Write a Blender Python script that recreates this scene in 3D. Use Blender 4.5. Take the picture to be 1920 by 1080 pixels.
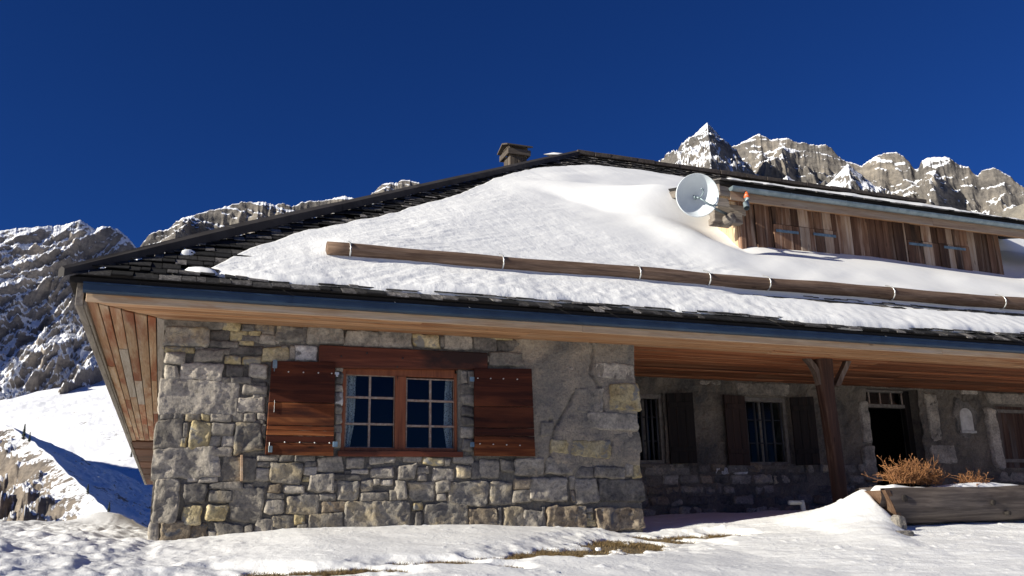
import bpy, bmesh, math, random
import numpy as np
from mathutils import Vector, Matrix
random.seed(7); rng = np.random.default_rng(7)
scene = bpy.context.scene
for o in list(bpy.data.objects): bpy.data.objects.remove(o)

# ------------------------------------------------------------------ camera
EYE = np.array([0.0, -11.0, 1.6])
FPX, PCX, PCY = 1646.88, 960.0, 540.0                    # focal length / centre for a 1920 wide picture
AX = np.array([[0.93242229, 0.0734766, 0.35382179],      # rows: world X, Y, Z in camera (right, down, forward)
               [-0.36082089, 0.24328075, 0.90034591],
               [-0.01992368, -0.96716889, 0.25335229]])
cam_d = bpy.data.cameras.new('camera'); cam = bpy.data.objects.new('camera', cam_d)
scene.collection.objects.link(cam); scene.camera = cam
cam_d.sensor_width = 36; cam_d.lens = FPX / 1920 * 36; cam_d.clip_start = .05; cam_d.clip_end = 20000
rot = Matrix([[AX[i][0], -AX[i][1], -AX[i][2]] for i in range(3)])
cam.matrix_world = Matrix.Translation(Vector(EYE)) @ rot.to_4x4()
scene.render.resolution_x, scene.render.resolution_y = 1024, 576

# ------------------------------------------------------------------ light
LIGHT = np.array([1.0, 0.13, -0.365]); LIGHT /= np.linalg.norm(LIGHT)    # the way the sunlight travels
SUN_EL = math.asin(-LIGHT[2]); SUN_AZ = math.atan2(-LIGHT[0], -LIGHT[1])
world = bpy.data.worlds.new('World'); scene.world = world; world.use_nodes = True
wn = world.node_tree; wn.nodes.clear()
sky = wn.nodes.new('ShaderNodeTexSky'); sky.sky_type = 'NISHITA'; sky.sun_disc = False
sky.sun_elevation = SUN_EL; sky.sun_rotation = SUN_AZ
sky.altitude = 2200; sky.air_density = 1.0; sky.dust_density = 0.0; sky.ozone_density = 3.0
tint = wn.nodes.new('ShaderNodeMix'); tint.data_type = 'RGBA'; tint.blend_type = 'MULTIPLY'
tint.inputs[0].default_value = 1.0; tint.inputs[7].default_value = (0.09, 0.25, 0.60, 1)   # deep alpine winter blue
bg = wn.nodes.new('ShaderNodeBackground'); bg.inputs[1].default_value = 0.075
wo = wn.nodes.new('ShaderNodeOutputWorld')
wn.links.new(sky.outputs[0], tint.inputs[6]); wn.links.new(tint.outputs[2], bg.inputs[0]); wn.links.new(bg.outputs[0], wo.inputs[0])
sd = bpy.data.lights.new('sun', 'SUN'); sd.energy = 5.0; sd.angle = math.radians(0.53); sd.color = (1.0, 0.95, 0.83)
sun = bpy.data.objects.new('sun', sd); scene.collection.objects.link(sun)
sun.rotation_euler = Vector(LIGHT).to_track_quat('-Z', 'Y').to_euler()
vs = scene.view_settings; vs.view_transform = 'Standard'; vs.look = 'None'; vs.exposure = 0.60; vs.gamma = 1.0

# ------------------------------------------------------------------ helpers
def ray(px, py):
    return AX @ np.array([px - PCX, py - PCY, FPX])
def at(px, py, Y=0.0):                       # where a picture point meets the upright plane at depth Y
    d = ray(px, py); return EYE + (Y - EYE[1]) / d[1] * d
def azel(px, py):
    d = ray(px, py); return math.atan2(d[0], d[1]), d[2] / math.hypot(d[0], d[1])

_perm = np.random.default_rng(3).permutation(512)
_perm = np.concatenate([_perm, _perm, _perm])
_grad = np.random.default_rng(5).normal(size=(512, 3)); _grad /= np.linalg.norm(_grad, axis=1)[:, None]
def perlin(x, y, z=0.0):
    x, y, z = np.broadcast_arrays(np.asarray(x, float), np.asarray(y, float), np.asarray(z, float))
    xi = np.floor(x).astype(int); yi = np.floor(y).astype(int); zi = np.floor(z).astype(int)
    xf, yf, zf = x - xi, y - yi, z - zi
    u, v, w = [t * t * t * (t * (t * 6 - 15) + 10) for t in (xf, yf, zf)]
    def g(i, j, k):
        h = _perm[_perm[_perm[(xi + i) & 511] + ((yi + j) & 511)] + ((zi + k) & 511)]
        q = _grad[h]
        return q[..., 0] * (xf - i) + q[..., 1] * (yf - j) + q[..., 2] * (zf - k)
    L = lambda a, b, t: a + (b - a) * t
    return 1.5 * L(L(L(g(0,0,0), g(1,0,0), u), L(g(0,1,0), g(1,1,0), u), v),
                   L(L(g(0,0,1), g(1,0,1), u), L(g(0,1,1), g(1,1,1), u), v), w)
def fbm(x, y, z=0.0, o=4, gain=.5):
    s = 0; a = 1.0
    for i in range(o):
        s = s + a * perlin(np.asarray(x) * 2**i + 17.3 * i, np.asarray(y) * 2**i + 5.1 * i, np.asarray(z) * 2**i); a *= gain
    return s
def ridged(x, y, z=0.0, o=5, gain=.55):
    s = 0; a = 1.0; t = 0
    for i in range(o):
        n = 1 - np.abs(perlin(np.asarray(x) * 2**i + 9.7 * i, np.asarray(y) * 2**i + 3.3 * i, np.asarray(z) * 2**i)) * 1.6
        s = s + a * n * n; t += a; a *= gain
    return s / t
def sstep(a, b, x):
    t = np.clip((np.asarray(x, float) - a) / (b - a), 0, 1); return t * t * (3 - 2 * t)

origin = {}
def link(o, parent, org):
    scene.collection.objects.link(o); origin[o.name] = np.array(org, float)
    if parent is not None:
        o.parent = parent; o.location = Vector(np.array(org) - origin[parent.name])
    else:
        o.location = Vector(org)
    return o
def mesh(name, verts, faces, mat, parent=None, smooth=False, org=None):
    v = np.asarray(verts, float)
    if org is None: org = (v.min(0) + v.max(0)) / 2
    me = bpy.data.meshes.new(name)
    if isinstance(faces, np.ndarray):
        n, k = faces.shape; loc = v - org
        me.vertices.add(len(v)); me.vertices.foreach_set('co', loc.ravel())
        me.loops.add(n * k); me.loops.foreach_set('vertex_index', faces.ravel().astype(np.int32))
        me.polygons.add(n); me.polygons.foreach_set('loop_start', np.arange(0, n * k, k, dtype=np.int32))
        me.polygons.foreach_set('loop_total', np.full(n, k, dtype=np.int32)); me.update(calc_edges=True)
    else:
        me.from_pydata([tuple(q) for q in v - org], [], faces); me.update()
    if smooth: me.polygons.foreach_set('use_smooth', np.ones(len(me.polygons), bool))
    me.materials.append(mat)
    return link(bpy.data.objects.new(name, me), parent, org)
def empty(name, loc, parent=None):
    o = bpy.data.objects.new(name, None); o.empty_display_size = .3
    return link(o, parent, loc)
def tag(o, label=None, cat=None, group=None, kind=None):
    if label: o['label'] = label
    if cat: o['category'] = cat
    if group: o['group'] = group
    if kind: o['kind'] = kind
    return o
def grid_faces(nu, nv):
    i = np.arange(nu * nv).reshape(nu, nv)
    return np.stack([i[:-1, :-1], i[1:, :-1], i[1:, 1:], i[:-1, 1:]], -1).reshape(-1, 4)
def bm_obj(name, bm, mat, parent=None, smooth=False):
    v = np.array([q.co for q in bm.verts]); org = (v.min(0) + v.max(0)) / 2
    bmesh.ops.translate(bm, verts=bm.verts, vec=Vector(-org))
    me = bpy.data.meshes.new(name); bm.to_mesh(me); bm.free()
    if smooth: me.polygons.foreach_set('use_smooth', np.ones(len(me.polygons), bool))
    me.materials.append(mat)
    return link(bpy.data.objects.new(name, me), parent, org)
def hexa(name, c8, mat, parent=None, bev=.005):          # c8: bottom 4 then top 4, both counter-clockwise
    bm = bmesh.new(); v = [bm.verts.new(Vector(p)) for p in c8]
    for f in ((3,2,1,0), (4,5,6,7), (0,1,5,4), (1,2,6,5), (2,3,7,6), (3,0,4,7)): bm.faces.new([v[i] for i in f])
    bmesh.ops.recalc_face_normals(bm, faces=bm.faces)
    if bev: bmesh.ops.bevel(bm, geom=list(bm.edges), offset=bev, segments=1, affect='EDGES')
    return bm_obj(name, bm, mat, parent)
def box(name, x0, x1, y0, y1, z0, z1, mat, parent=None, bev=.005, jit=0.0):
    c = [(x0,y0,z0),(x1,y0,z0),(x1,y1,z0),(x0,y1,z0),(x0,y0,z1),(x1,y0,z1),(x1,y1,z1),(x0,y1,z1)]
    if jit: c = [tuple(np.array(p) + rng.uniform(-jit, jit, 3)) for p in c]
    return hexa(name, c, mat, parent, bev)
def tube_vf(pts, rad, n=10, cap=True):
    pts = [np.array(p, float) for p in pts]; V = []; F = []
    rad = rad if hasattr(rad, '__len__') else [rad] * len(pts)
    up = np.array([0, 0, 1.0])
    for i, p in enumerate(pts):
        t = pts[min(i+1, len(pts)-1)] - pts[max(i-1, 0)]; t /= np.linalg.norm(t)
        a = np.cross(t, up if abs(t[2]) < .95 else np.array([1.0, 0, 0])); a /= np.linalg.norm(a); b = np.cross(t, a)
        for k in range(n):
            th = 2 * math.pi * k / n; V.append(p + rad[i] * (a * math.cos(th) + b * math.sin(th)))
    for i in range(len(pts) - 1):
        for k in range(n): F.append((i*n+k, i*n+(k+1) % n, (i+1)*n+(k+1) % n, (i+1)*n+k))
    if cap:
        F.append(tuple(range(n))[::-1]); F.append(tuple(range((len(pts)-1)*n, len(pts)*n)))
    return V, F
def tube(name, pts, rad, mat, parent=None, n=10, cap=True, smooth=True):
    V, F = tube_vf(pts, rad, n, cap); return mesh(name, V, F, mat, parent, smooth)
def join_vf(parts):
    V = []; F = []
    for v, f in parts:
        k = len(V); V += list(v); F += [tuple(i + k for i in q) for q in f]
    return V, F

# ------------------------------------------------------------------ materials
def mk(name):
    m = bpy.data.materials.new(name); m.use_nodes = True; nt = m.node_tree
    return m, nt, nt.nodes['Principled BSDF']
def nd(nt, t, **k):
    n = nt.nodes.new(t)
    for a, b in k.items():
        if a.startswith('i_'): n.inputs[a[2:].replace('_', ' ')].default_value = b
        else: setattr(n, a, b)
    return n
def ramp(nt, src, stops):
    r = nt.nodes.new('ShaderNodeValToRGB'); nt.links.new(src, r.inputs[0]); e = r.color_ramp.elements
    while len(e) < len(stops): e.new(.5)
    for k, (p, c) in enumerate(stops):
        e[k].position = p; e[k].color = (*c, 1) if len(c) == 3 else c
    return r.outputs[0]
def mixc(nt, fac, a, b, mode='MIX'):
    n = nt.nodes.new('ShaderNodeMix'); n.data_type = 'RGBA'; n.blend_type = mode
    for s, i in ((fac, 0), (a, 6), (b, 7)):
        if hasattr(s, 'links'): nt.links.new(s, n.inputs[i])
        else: n.inputs[i].default_value = s if i == 0 else (*s, 1)
    return n.outputs[2]
def coords(nt, stretch=(1, 1, 1), rand=True, kind='Object'):
    tc = nt.nodes.new('ShaderNodeTexCoord'); mp = nt.nodes.new('ShaderNodeMapping'); mp.inputs[3].default_value = stretch
    if rand:
        oi = nt.nodes.new('ShaderNodeObjectInfo'); vm = nt.nodes.new('ShaderNodeVectorMath'); vm.operation = 'MULTIPLY_ADD'
        cb = nt.nodes.new('ShaderNodeCombineXYZ')
        for i in range(3): nt.links.new(oi.outputs['Random'], cb.inputs[i])
        vm.inputs[1].default_value = (37, 53, 71)
        nt.links.new(cb.outputs[0], vm.inputs[0]); nt.links.new(tc.outputs[kind], vm.inputs[2]); nt.links.new(vm.outputs[0], mp.inputs[0])
    else: nt.links.new(tc.outputs[kind], mp.inputs[0])
    return mp.outputs[0]
def noise(nt, vec, scale, detail=4, rough=.55, dist=0.0):
    n = nt.nodes.new('ShaderNodeTexNoise'); n.inputs['Scale'].default_value = scale; n.inputs['Detail'].default_value = detail
    n.inputs['Roughness'].default_value = rough; n.inputs['Distortion'].default_value = dist
    nt.links.new(vec, n.inputs['Vector']); return n.outputs[0]
def bumped(nt, b, hs):                                   # hs: list of (socket, strength, distance)
    prev = None
    for h, s, d in hs:
        n = nt.nodes.new('ShaderNodeBump'); n.inputs['Strength'].default_value = s; n.inputs['Distance'].default_value = d
        nt.links.new(h, n.inputs['Height'])
        if prev: nt.links.new(prev, n.inputs['Normal'])
        prev = n.outputs[0]
    nt.links.new(prev, b.inputs['Normal'])
def vary(nt, col, lo, hi, pw=1.0, island=False):                               # brightness differs from piece to piece
    oi = nt.nodes.new('ShaderNodeObjectInfo'); mr = nt.nodes.new('ShaderNodeMapRange')
    mr.inputs[3].default_value = lo; mr.inputs[4].default_value = hi
    pn = nt.nodes.new('ShaderNodeMath'); pn.operation = 'POWER'; pn.inputs[1].default_value = pw; src = oi.outputs['Random']
    if island:
        ad = nt.nodes.new('ShaderNodeMath'); ad.operation = 'ADD'; fr = nt.nodes.new('ShaderNodeMath'); fr.operation = 'FRACT'
        nt.links.new(src, ad.inputs[0]); nt.links.new(nt.nodes.new('ShaderNodeNewGeometry').outputs['Random Per Island'], ad.inputs[1]); nt.links.new(ad.outputs[0], fr.inputs[0]); src = fr.outputs[0]
    nt.links.new(src, pn.inputs[0]); nt.links.new(pn.outputs[0], mr.inputs[0])
    cb = nt.nodes.new('ShaderNodeCombineColor')
    for i in range(3): nt.links.new(mr.outputs[0], cb.inputs[i])
    return mixc(nt, 1.0, col, cb.outputs[0], 'MULTIPLY')
def wood(name, stops, axis='X', scale=1.0, lo=.75, hi=1.2, rough=.75, bump=.35, knots=True, stain=None, spec=.3, pw=1.0):
    m, nt, b = mk(name); s = {'X': (.35, 7, 7), 'Y': (7, .35, 7), 'Z': (7, 7, .35)}[axis]
    v = coords(nt, tuple(q * scale for q in s)); g = noise(nt, v, 2.6, 7, .62, .6); c = ramp(nt, g, stops)
    f = noise(nt, v, 12, 4, .7)
    c = mixc(nt, .55, c, ramp(nt, f, [(.3, (.45, .42, .4)), (.62, (1, 1, 1))]), 'MULTIPLY')
    v2 = coords(nt, {'X': (.4, 2, 2), 'Y': (2, .25, 2), 'Z': (2, 2, .4)}[axis])
    if stain:
        st = ramp(nt, noise(nt, v2, stain[1], 5, .6, .4), [(stain[2], (0, 0, 0)), (stain[2] + .14, (1, 1, 1))])
        c = mixc(nt, st, c, stain[0])
    if knots:
        vo = nt.nodes.new('ShaderNodeTexVoronoi'); vo.inputs['Scale'].default_value = 1.0
        k = {'X': (1.6, 6, 6), 'Y': (6, 1.6, 6), 'Z': (6, 6, 1.6)}[axis]
        nt.links.new(coords(nt, k), vo.inputs['Vector'])
        c = mixc(nt, ramp(nt, vo.outputs[0], [(.05, (.75, .75, .75)), (.11, (0, 0, 0))]), c, tuple(q * .35 for q in stops[0][1]))
    c = vary(nt, c, lo, hi, pw, pw > 3); nt.links.new(c, b.inputs['Base Color'])
    b.inputs['Roughness'].default_value = rough; b.inputs['Specular IOR Level'].default_value = spec
    bumped(nt, b, [(g, bump, .01), (f, bump, .004)])
    return m
def stonemat(name, stops, lo=.75, hi=1.25, stain=None):
    m, nt, b = mk(name); v = coords(nt)
    big = noise(nt, v, 3.2, 6, .6, .5); fine = noise(nt, v, 26, 6, .7); vf = noise(nt, v, 75, 3, .6)
    c = ramp(nt, big, stops)
    c = mixc(nt, .8, c, ramp(nt, fine, [(.3, (.34, .34, .34)), (.48, (.85, .85, .85)), (.7, (1.4, 1.36, 1.28))]), 'MULTIPLY')
    if stain:
        c = mixc(nt, ramp(nt, noise(nt, v, 4.5, 5, .65, .8), [(.54, (0, 0, 0)), (.62, (1, 1, 1))]), c, stain)
    c = vary(nt, c, lo, hi); nt.links.new(c, b.inputs['Base Color']); b.inputs['Roughness'].default_value = .92
    b.inputs['Specular IOR Level'].default_value = .2
    bumped(nt, b, [(big, .5, .05), (fine, .8, .02), (vf, .6, .006)])
    return m
def plain(name, col, rough=.5, metal=0.0, spec=.5, bump=None, mott=None):
    m, nt, b = mk(name); b.inputs['Roughness'].default_value = rough; b.inputs['Metallic'].default_value = metal
    b.inputs['Specular IOR Level'].default_value = spec; b.inputs['Base Color'].default_value = (*col, 1)
    v = coords(nt)
    if mott:
        c = mixc(nt, ramp(nt, noise(nt, v, mott[1], 5, .65), [(.35, (0, 0, 0)), (.65, (1, 1, 1))]), col, mott[0]); nt.links.new(c, b.inputs['Base Color'])
    if bump: bumped(nt, b, [(noise(nt, v, bump[0], 4), bump[1], .02)])
    return m

M = {}
def snow_mat(name, col, hs, stretch=(1, 1, 1), dirt=None, rough_attr=False):
    m, nt, b = mk(name); v = coords(nt, stretch, False)
    c = mixc(nt, ramp(nt, noise(nt, v, 5, 6, .7), [(.3, (0, 0, 0)), (.7, (1, 1, 1))]), tuple(q * .95 for q in col), col)
    if dirt:
        c = mixc(nt, ramp(nt, noise(nt, coords(nt, (1, 1, 1), False), dirt[1], 5, .7), [(dirt[2], (0, 0, 0)), (dirt[2] + .1, (1, 1, 1))]), c, dirt[0])
    nt.links.new(c, b.inputs['Base Color'])
    b.inputs['Roughness'].default_value = .65; b.inputs['Specular IOR Level'].default_value = .25
    bumped(nt, b, [(noise(nt, v, s, 5, .65, .3), k, d) for s, k, d in hs])
    if rough_attr:                                         # wind-smoothed snow is less crusted
        at_ = nt.nodes.new('ShaderNodeAttribute'); at_.attribute_name = 'crust'
        for n in [n for n in nt.nodes if n.type == 'BUMP']:
            mu = nt.nodes.new('ShaderNodeMath'); mu.operation = 'MULTIPLY_ADD'; mu.inputs[1].default_value = n.inputs['Strength'].default_value * 1.3; mu.inputs[2].default_value = .08
            nt.links.new(at_.outputs['Fac'], mu.inputs[0]); nt.links.new(mu.outputs[0], n.inputs['Strength'])
    return m
M['snow'] = snow_mat('snow', (.88, .878, .86), [(2.5, .35, .05), (14, .45, .02), (60, .5, .006)], dirt=((.5, .42, .33), 46, .74))
M['roof_snow'] = snow_mat('roof_snow', (.88, .878, .86), [(2.2, .25, .05), (9, .20, .025), (40, .30, .005)], (1.0, .55, .55), rough_attr=True)
G1 = [(.3, (.16, .148, .128)), (.5, (.315, .282, .236)), (.7, (.46, .41, .335))]
M['g'] = stonemat('grey_limestone', G1)
M['l'] = stonemat('pale_grey_limestone', [(.3, (.26, .236, .2)), (.5, (.43, .385, .325)), (.7, (.57, .51, .43))])
M['d'] = stonemat('dark_slate_stone', [(.3, (.085, .08, .076)), (.5, (.175, .16, .142)), (.7, (.285, .255, .215))])
M['b'] = stonemat('brown_stone', [(.3, (.15, .11, .075)), (.5, (.28, .225, .16)), (.7, (.38, .32, .24))], stain=(.12, .12, .125))
M['y'] = stonemat('ochre_stone', [(.3, (.36, .27, .13)), (.5, (.5, .41, .23)), (.7, (.6, .52, .36))], .85, 1.15, stain=(.25, .24, .215))
M['w'] = stonemat('white_stone', [(.3, (.4, .39, .38)), (.5, (.62, .6, .57)), (.7, (.75, .73, .7))], .95, 1.1, stain=(.2, .19, .18))
M['k'] = stonemat('mixed_stone', [(.34, (.17, .16, .145)), (.48, (.30, .27, .225)), (.62, (.43, .355, .235))], stain=(.15, .14, .13))
def mortar_mat(name, a, c2, d):
    m, nt, b = mk(name); v = coords(nt, rand=False)
    big = noise(nt, v, 1.4, 6, .65, .6); fine = noise(nt, v, 34, 5, .75); pe = nt.nodes.new('ShaderNodeTexVoronoi')
    pe.inputs['Scale'].default_value = 55; nt.links.new(v, pe.inputs['Vector'])
    c = ramp(nt, big, [(.33, a), (.5, c2), (.66, d)])
    c = mixc(nt, .85, c, ramp(nt, fine, [(.25, (.35, .35, .36)), (.5, (.9, .9, .9)), (.75, (1.35, 1.3, 1.2))]), 'MULTIPLY')
    nt.links.new(c, b.inputs['Base Color']); b.inputs['Roughness'].default_value = .95; b.inputs['Specular IOR Level'].default_value = .15
    bumped(nt, b, [(big, .4, .08), (fine, .9, .025), (pe.outputs[0], .5, .01)])
    return m
M['mortar'] = mortar_mat('lime_mortar', (.125, .117, .106), (.20, .185, .16), (.28, .25, .205))
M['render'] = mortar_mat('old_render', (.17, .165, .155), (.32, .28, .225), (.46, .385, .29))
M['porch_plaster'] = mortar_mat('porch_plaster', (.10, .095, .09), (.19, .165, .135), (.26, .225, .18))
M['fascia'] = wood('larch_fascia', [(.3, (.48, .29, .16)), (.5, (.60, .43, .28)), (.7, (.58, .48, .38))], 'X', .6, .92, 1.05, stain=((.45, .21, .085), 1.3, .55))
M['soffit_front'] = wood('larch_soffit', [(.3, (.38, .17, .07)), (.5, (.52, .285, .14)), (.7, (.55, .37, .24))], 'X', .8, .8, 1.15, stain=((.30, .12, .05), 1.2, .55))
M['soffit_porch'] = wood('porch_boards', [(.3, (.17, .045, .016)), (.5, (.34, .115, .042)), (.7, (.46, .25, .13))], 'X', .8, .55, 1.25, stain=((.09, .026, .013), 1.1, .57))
M['soffit_left'] = wood('weathered_boards', [(.3, (.36, .19, .09)), (.5, (.55, .36, .21)), (.7, (.56, .45, .34))], 'Y', .8, .7, 1.15, stain=((.28, .085, .03), 1.1, .46), knots=False)
M['soffit_left_grey'] = wood('greyed_boards', [(.3, (.34, .27, .21)), (.5, (.5, .43, .36)), (.7, (.56, .5, .44))], 'Y', .8, .8, 1.1, stain=((.36, .2, .1), 1.0, .58), knots=False)
M['old_grey'] = wood('old_grey_wood', [(.3, (.12, .10, .085)), (.5, (.22, .19, .16)), (.7, (.31, .28, .24))], 'Y', 1, .8, 1.15)
M['old_grey_x'] = wood('old_grey_wood_x', [(.3, (.16, .13, .11)), (.5, (.27, .23, .19)), (.7, (.36, .32, .27))], 'X', 1, .8, 1.15)
M['dark_beam'] = wood('dark_beam', [(.3, (.05, .02, .012)), (.5, (.11, .045, .022)), (.7, (.16, .075, .04))], 'X', 1, .6, 1.3)
M['shutter'] = wood('red_brown_stain', [(.28, (.045, .012, .005)), (.48, (.15, .040, .012)), (.68, (.34, .12, .04))], 'X', .8, .7, 1.35, rough=.78, stain=((.03, .009, .006), 1.6, .53), spec=.2, bump=.6)
M['shutter_dark'] = wood('red_brown_stain_dark_shaded', [(.3, (.022, .006, .004)), (.5, (.05, .012, .006)), (.7, (.095, .024, .010))], 'X', .8, .85, 1.15, rough=.78, spec=.2, stain=((.11, .03, .012), 1.2, .55), bump=.6)  # darker plank tone with some eave shade mixed into the colour
M['lintel'] = wood('stained_lintel', [(.3, (.05, .013, .007)), (.5, (.12, .03, .013)), (.7, (.2, .06, .027))], 'X', .7, .9, 1.1, rough=.6, stain=((.025, .009, .006), 1.4, .52))
M['frame'] = wood('stained_window_frame', [(.3, (.16, .045, .018)), (.5, (.27, .085, .034)), (.7, (.34, .12, .05))], 'Z', .8, .85, 1.1, rough=.5)
M['muntin'] = plain('worn_putty', (.40, .33, .27), .7, mott=((.22, .13, .09), 24))
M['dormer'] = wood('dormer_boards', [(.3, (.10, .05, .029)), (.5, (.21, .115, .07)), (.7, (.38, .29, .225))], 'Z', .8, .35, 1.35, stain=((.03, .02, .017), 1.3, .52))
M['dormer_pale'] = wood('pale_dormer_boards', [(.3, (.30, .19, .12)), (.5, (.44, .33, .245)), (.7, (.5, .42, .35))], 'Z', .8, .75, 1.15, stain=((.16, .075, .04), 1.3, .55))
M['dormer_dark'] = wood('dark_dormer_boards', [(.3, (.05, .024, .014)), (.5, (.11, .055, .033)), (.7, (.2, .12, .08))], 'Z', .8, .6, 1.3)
M['dormer_side_lit'] = wood('sunlit_side_boards', [(.3, (.5, .33, .18)), (.5, (.62, .46, .30)), (.7, (.66, .55, .42))], 'Z', .8, .9, 1.05, stain=((.3, .12, .05), 2, .6))  # paler than the front boards: sunlight on this side put into the colour
M['dormer_fascia'] = wood('dormer_fascia_boards', [(.3, (.26, .165, .105)), (.5, (.37, .26, .18)), (.7, (.40, .33, .26))], 'X', .6, .9, 1.05)
M['shingle'] = wood('old_shingle', [(.3, (.016, .015, .014)), (.5, (.05, .046, .043)), (.7, (.12, .112, .105))], 'Y', 1.4, .14, 4.2, rough=.85, knots=False, pw=3.6)
M['underlay'] = plain('roof_boarding', (.012, .010, .009), .95, bump=(12, .5))
M['cap'] = plain('hip_flashing', (.030, .026, .024), .75, 0.0, .2, bump=(4, .1), mott=((.05, .045, .043), 3))
M['gutter'] = plain('blue_grey_gutter', (.035, .065, .11), .42, .5, mott=((.024, .045, .08), 2.2))
M['galv'] = plain('galvanised_steel', (.28, .34, .36), .5, .6, mott=((.16, .21, .23), 5), bump=(16, .15))
M['steel'] = plain('bright_steel', (.6, .6, .58), .4, .7)
M['hinge_blue'] = plain('blue_painted_iron', (.16, .25, .33), .6, .2, mott=((.08, .13, .18), 14))
M['iron'] = plain('dark_iron', (.03, .03, .033), .6, .4)
M['orange'] = plain('orange_primer', (.72, .13, .03), .6)
M['dish'] = plain('dish_enamel', (.62, .66, .68), .42, mott=((.55, .6, .62), 2))
M['log'] = wood('grey_brown_log', [(.3, (.08, .048, .032)), (.5, (.17, .108, .072)), (.7, (.27, .185, .13))], 'X', 1.3, .9, 1.1, bump=.9, stain=((.09, .05, .03), 2.2, .54))
M['trough'] = wood('weathered_trough', [(.28, (.05, .038, .032)), (.48, (.125, .10, .084)), (.68, (.22, .18, .15))], 'X', .7, .95, 1.05, bump=1.0, knots=False, stain=((.055, .042, .036), 1.3, .53))
M['trough_end'] = wood('trough_end_grain', [(.3, (.06, .032, .018)), (.5, (.13, .075, .045)), (.7, (.20, .13, .085))], 'Z', .8, .9, 1.1, bump=.8)
M['post'] = wood('hewn_post', [(.3, (.028, .013, .009)), (.5, (.065, .029, .018)), (.7, (.13, .08, .056))], 'Z', .8, .95, 1.05, bump=.9, stain=((.12, .10, .09), 1.0, .55))
M['brace'] = wood('grey_brace', [(.3, (.06, .04, .03)), (.5, (.12, .085, .065)), (.7, (.2, .16, .135))], 'Z', .8, .9, 1.1)
M['chimney'] = wood('chimney_boards', [(.3, (.06, .045, .032)), (.5, (.115, .09, .068)), (.7, (.17, .145, .115))], 'Z', 1, .7, 1.2)
M['chimney_x'] = wood('chimney_frame', [(.3, (.055, .042, .032)), (.5, (.10, .08, .062)), (.7, (.14, .118, .096))], 'X', 1, .85, 1.15)
M['black_wood'] = wood('black_brown_shutter', [(.3, (.010, .008, .008)), (.5, (.02, .015, .013)), (.7, (.035, .025, .02))], 'Z', 1, .8, 1.2)
M['brown_shutter'] = wood('dull_brown_shutter', [(.3, (.02, .011, .009)), (.5, (.038, .02, .015)), (.7, (.06, .032, .023))], 'Z', 1, .8, 1.2)
M['grey_frame'] = plain('old_painted_frame', (.22, .20, .17), .8, mott=((.12, .10, .085), 12))
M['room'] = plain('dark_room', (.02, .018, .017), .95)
M['soil'] = plain('frozen_soil', (.12, .085, .05), .95, bump=(30, .8), mott=((.2, .15, .08), 9))
M['twig'] = plain('dry_twig', (.30, .135, .045), .75, mott=((.17, .07, .025), 9))
M['ridge'] = plain('ridge_boards', (.045, .034, .028), .9, mott=((.085, .068, .055), 6), bump=(14, .4))
M['barpaint'] = plain('grey_iron_bars', (.055, .055, .06), .6, .2)
M['knot'] = plain('black_knot', (.02, .015, .012), .9)
M['pipe'] = plain('pale_pipe', (.55, .54, .5), .55, mott=((.42, .4, .36), 12), bump=(30, .2))
M['plaque'] = plain('white_niche_plaster', (.62, .60, .56), .9, bump=(22, .4), mott=((.42, .4, .37), 8))
def glass_mat(name, ior, rg):
    m, nt, b = mk(name); nt.nodes.remove(b)
    fr = nd(nt, 'ShaderNodeFresnel', i_IOR=ior); tr = nd(nt, 'ShaderNodeBsdfTransparent'); gl = nd(nt, 'ShaderNodeBsdfGlossy', i_Roughness=rg)
    tr.inputs[0].default_value = (.8, .85, .88, 1); mx = nt.nodes.new('ShaderNodeMixShader')
    nt.links.new(fr.outputs[0], mx.inputs[0]); nt.links.new(tr.outputs[0], mx.inputs[1]); nt.links.new(gl.outputs[0], mx.inputs[2])
    nt.links.new(mx.outputs[0], nt.nodes['Material Output'].inputs[0]); return m
M['glass'] = glass_mat('window_glass', 1.36, .02); M['old_glass'] = glass_mat('low_reflection_old_glass', 1.18, .12)  # porch panes: low index and blur hold the reflections down
def lace_mat():
    m, nt, b = mk('lace'); v = coords(nt, rand=False); vo = nt.nodes.new('ShaderNodeTexVoronoi'); vo.inputs['Scale'].default_value = 42
    nt.links.new(v, vo.inputs['Vector'])
    nt.links.new(ramp(nt, vo.outputs[0], [(.2, (.62, .6, .55)), (.6, (.9, .88, .8))]), b.inputs['Base Color'])
    nt.links.new(ramp(nt, vo.outputs[0], [(.25, (.45, .45, .45)), (.45, (1, 1, 1))]), b.inputs['Alpha']); b.inputs['Roughness'].default_value = .9
    return m
M['lace'] = lace_mat()
def grass_mat():
    m, nt, b = mk('dry_grass'); v = coords(nt, rand=False)
    nt.links.new(ramp(nt, noise(nt, v, 9, 4), [(.3, (.10, .062, .024)), (.5, (.19, .125, .05)), (.7, (.29, .215, .10))]), b.inputs['Base Color']); b.inputs['Roughness'].default_value = .85
    return m
M['grass'] = grass_mat()
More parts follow.
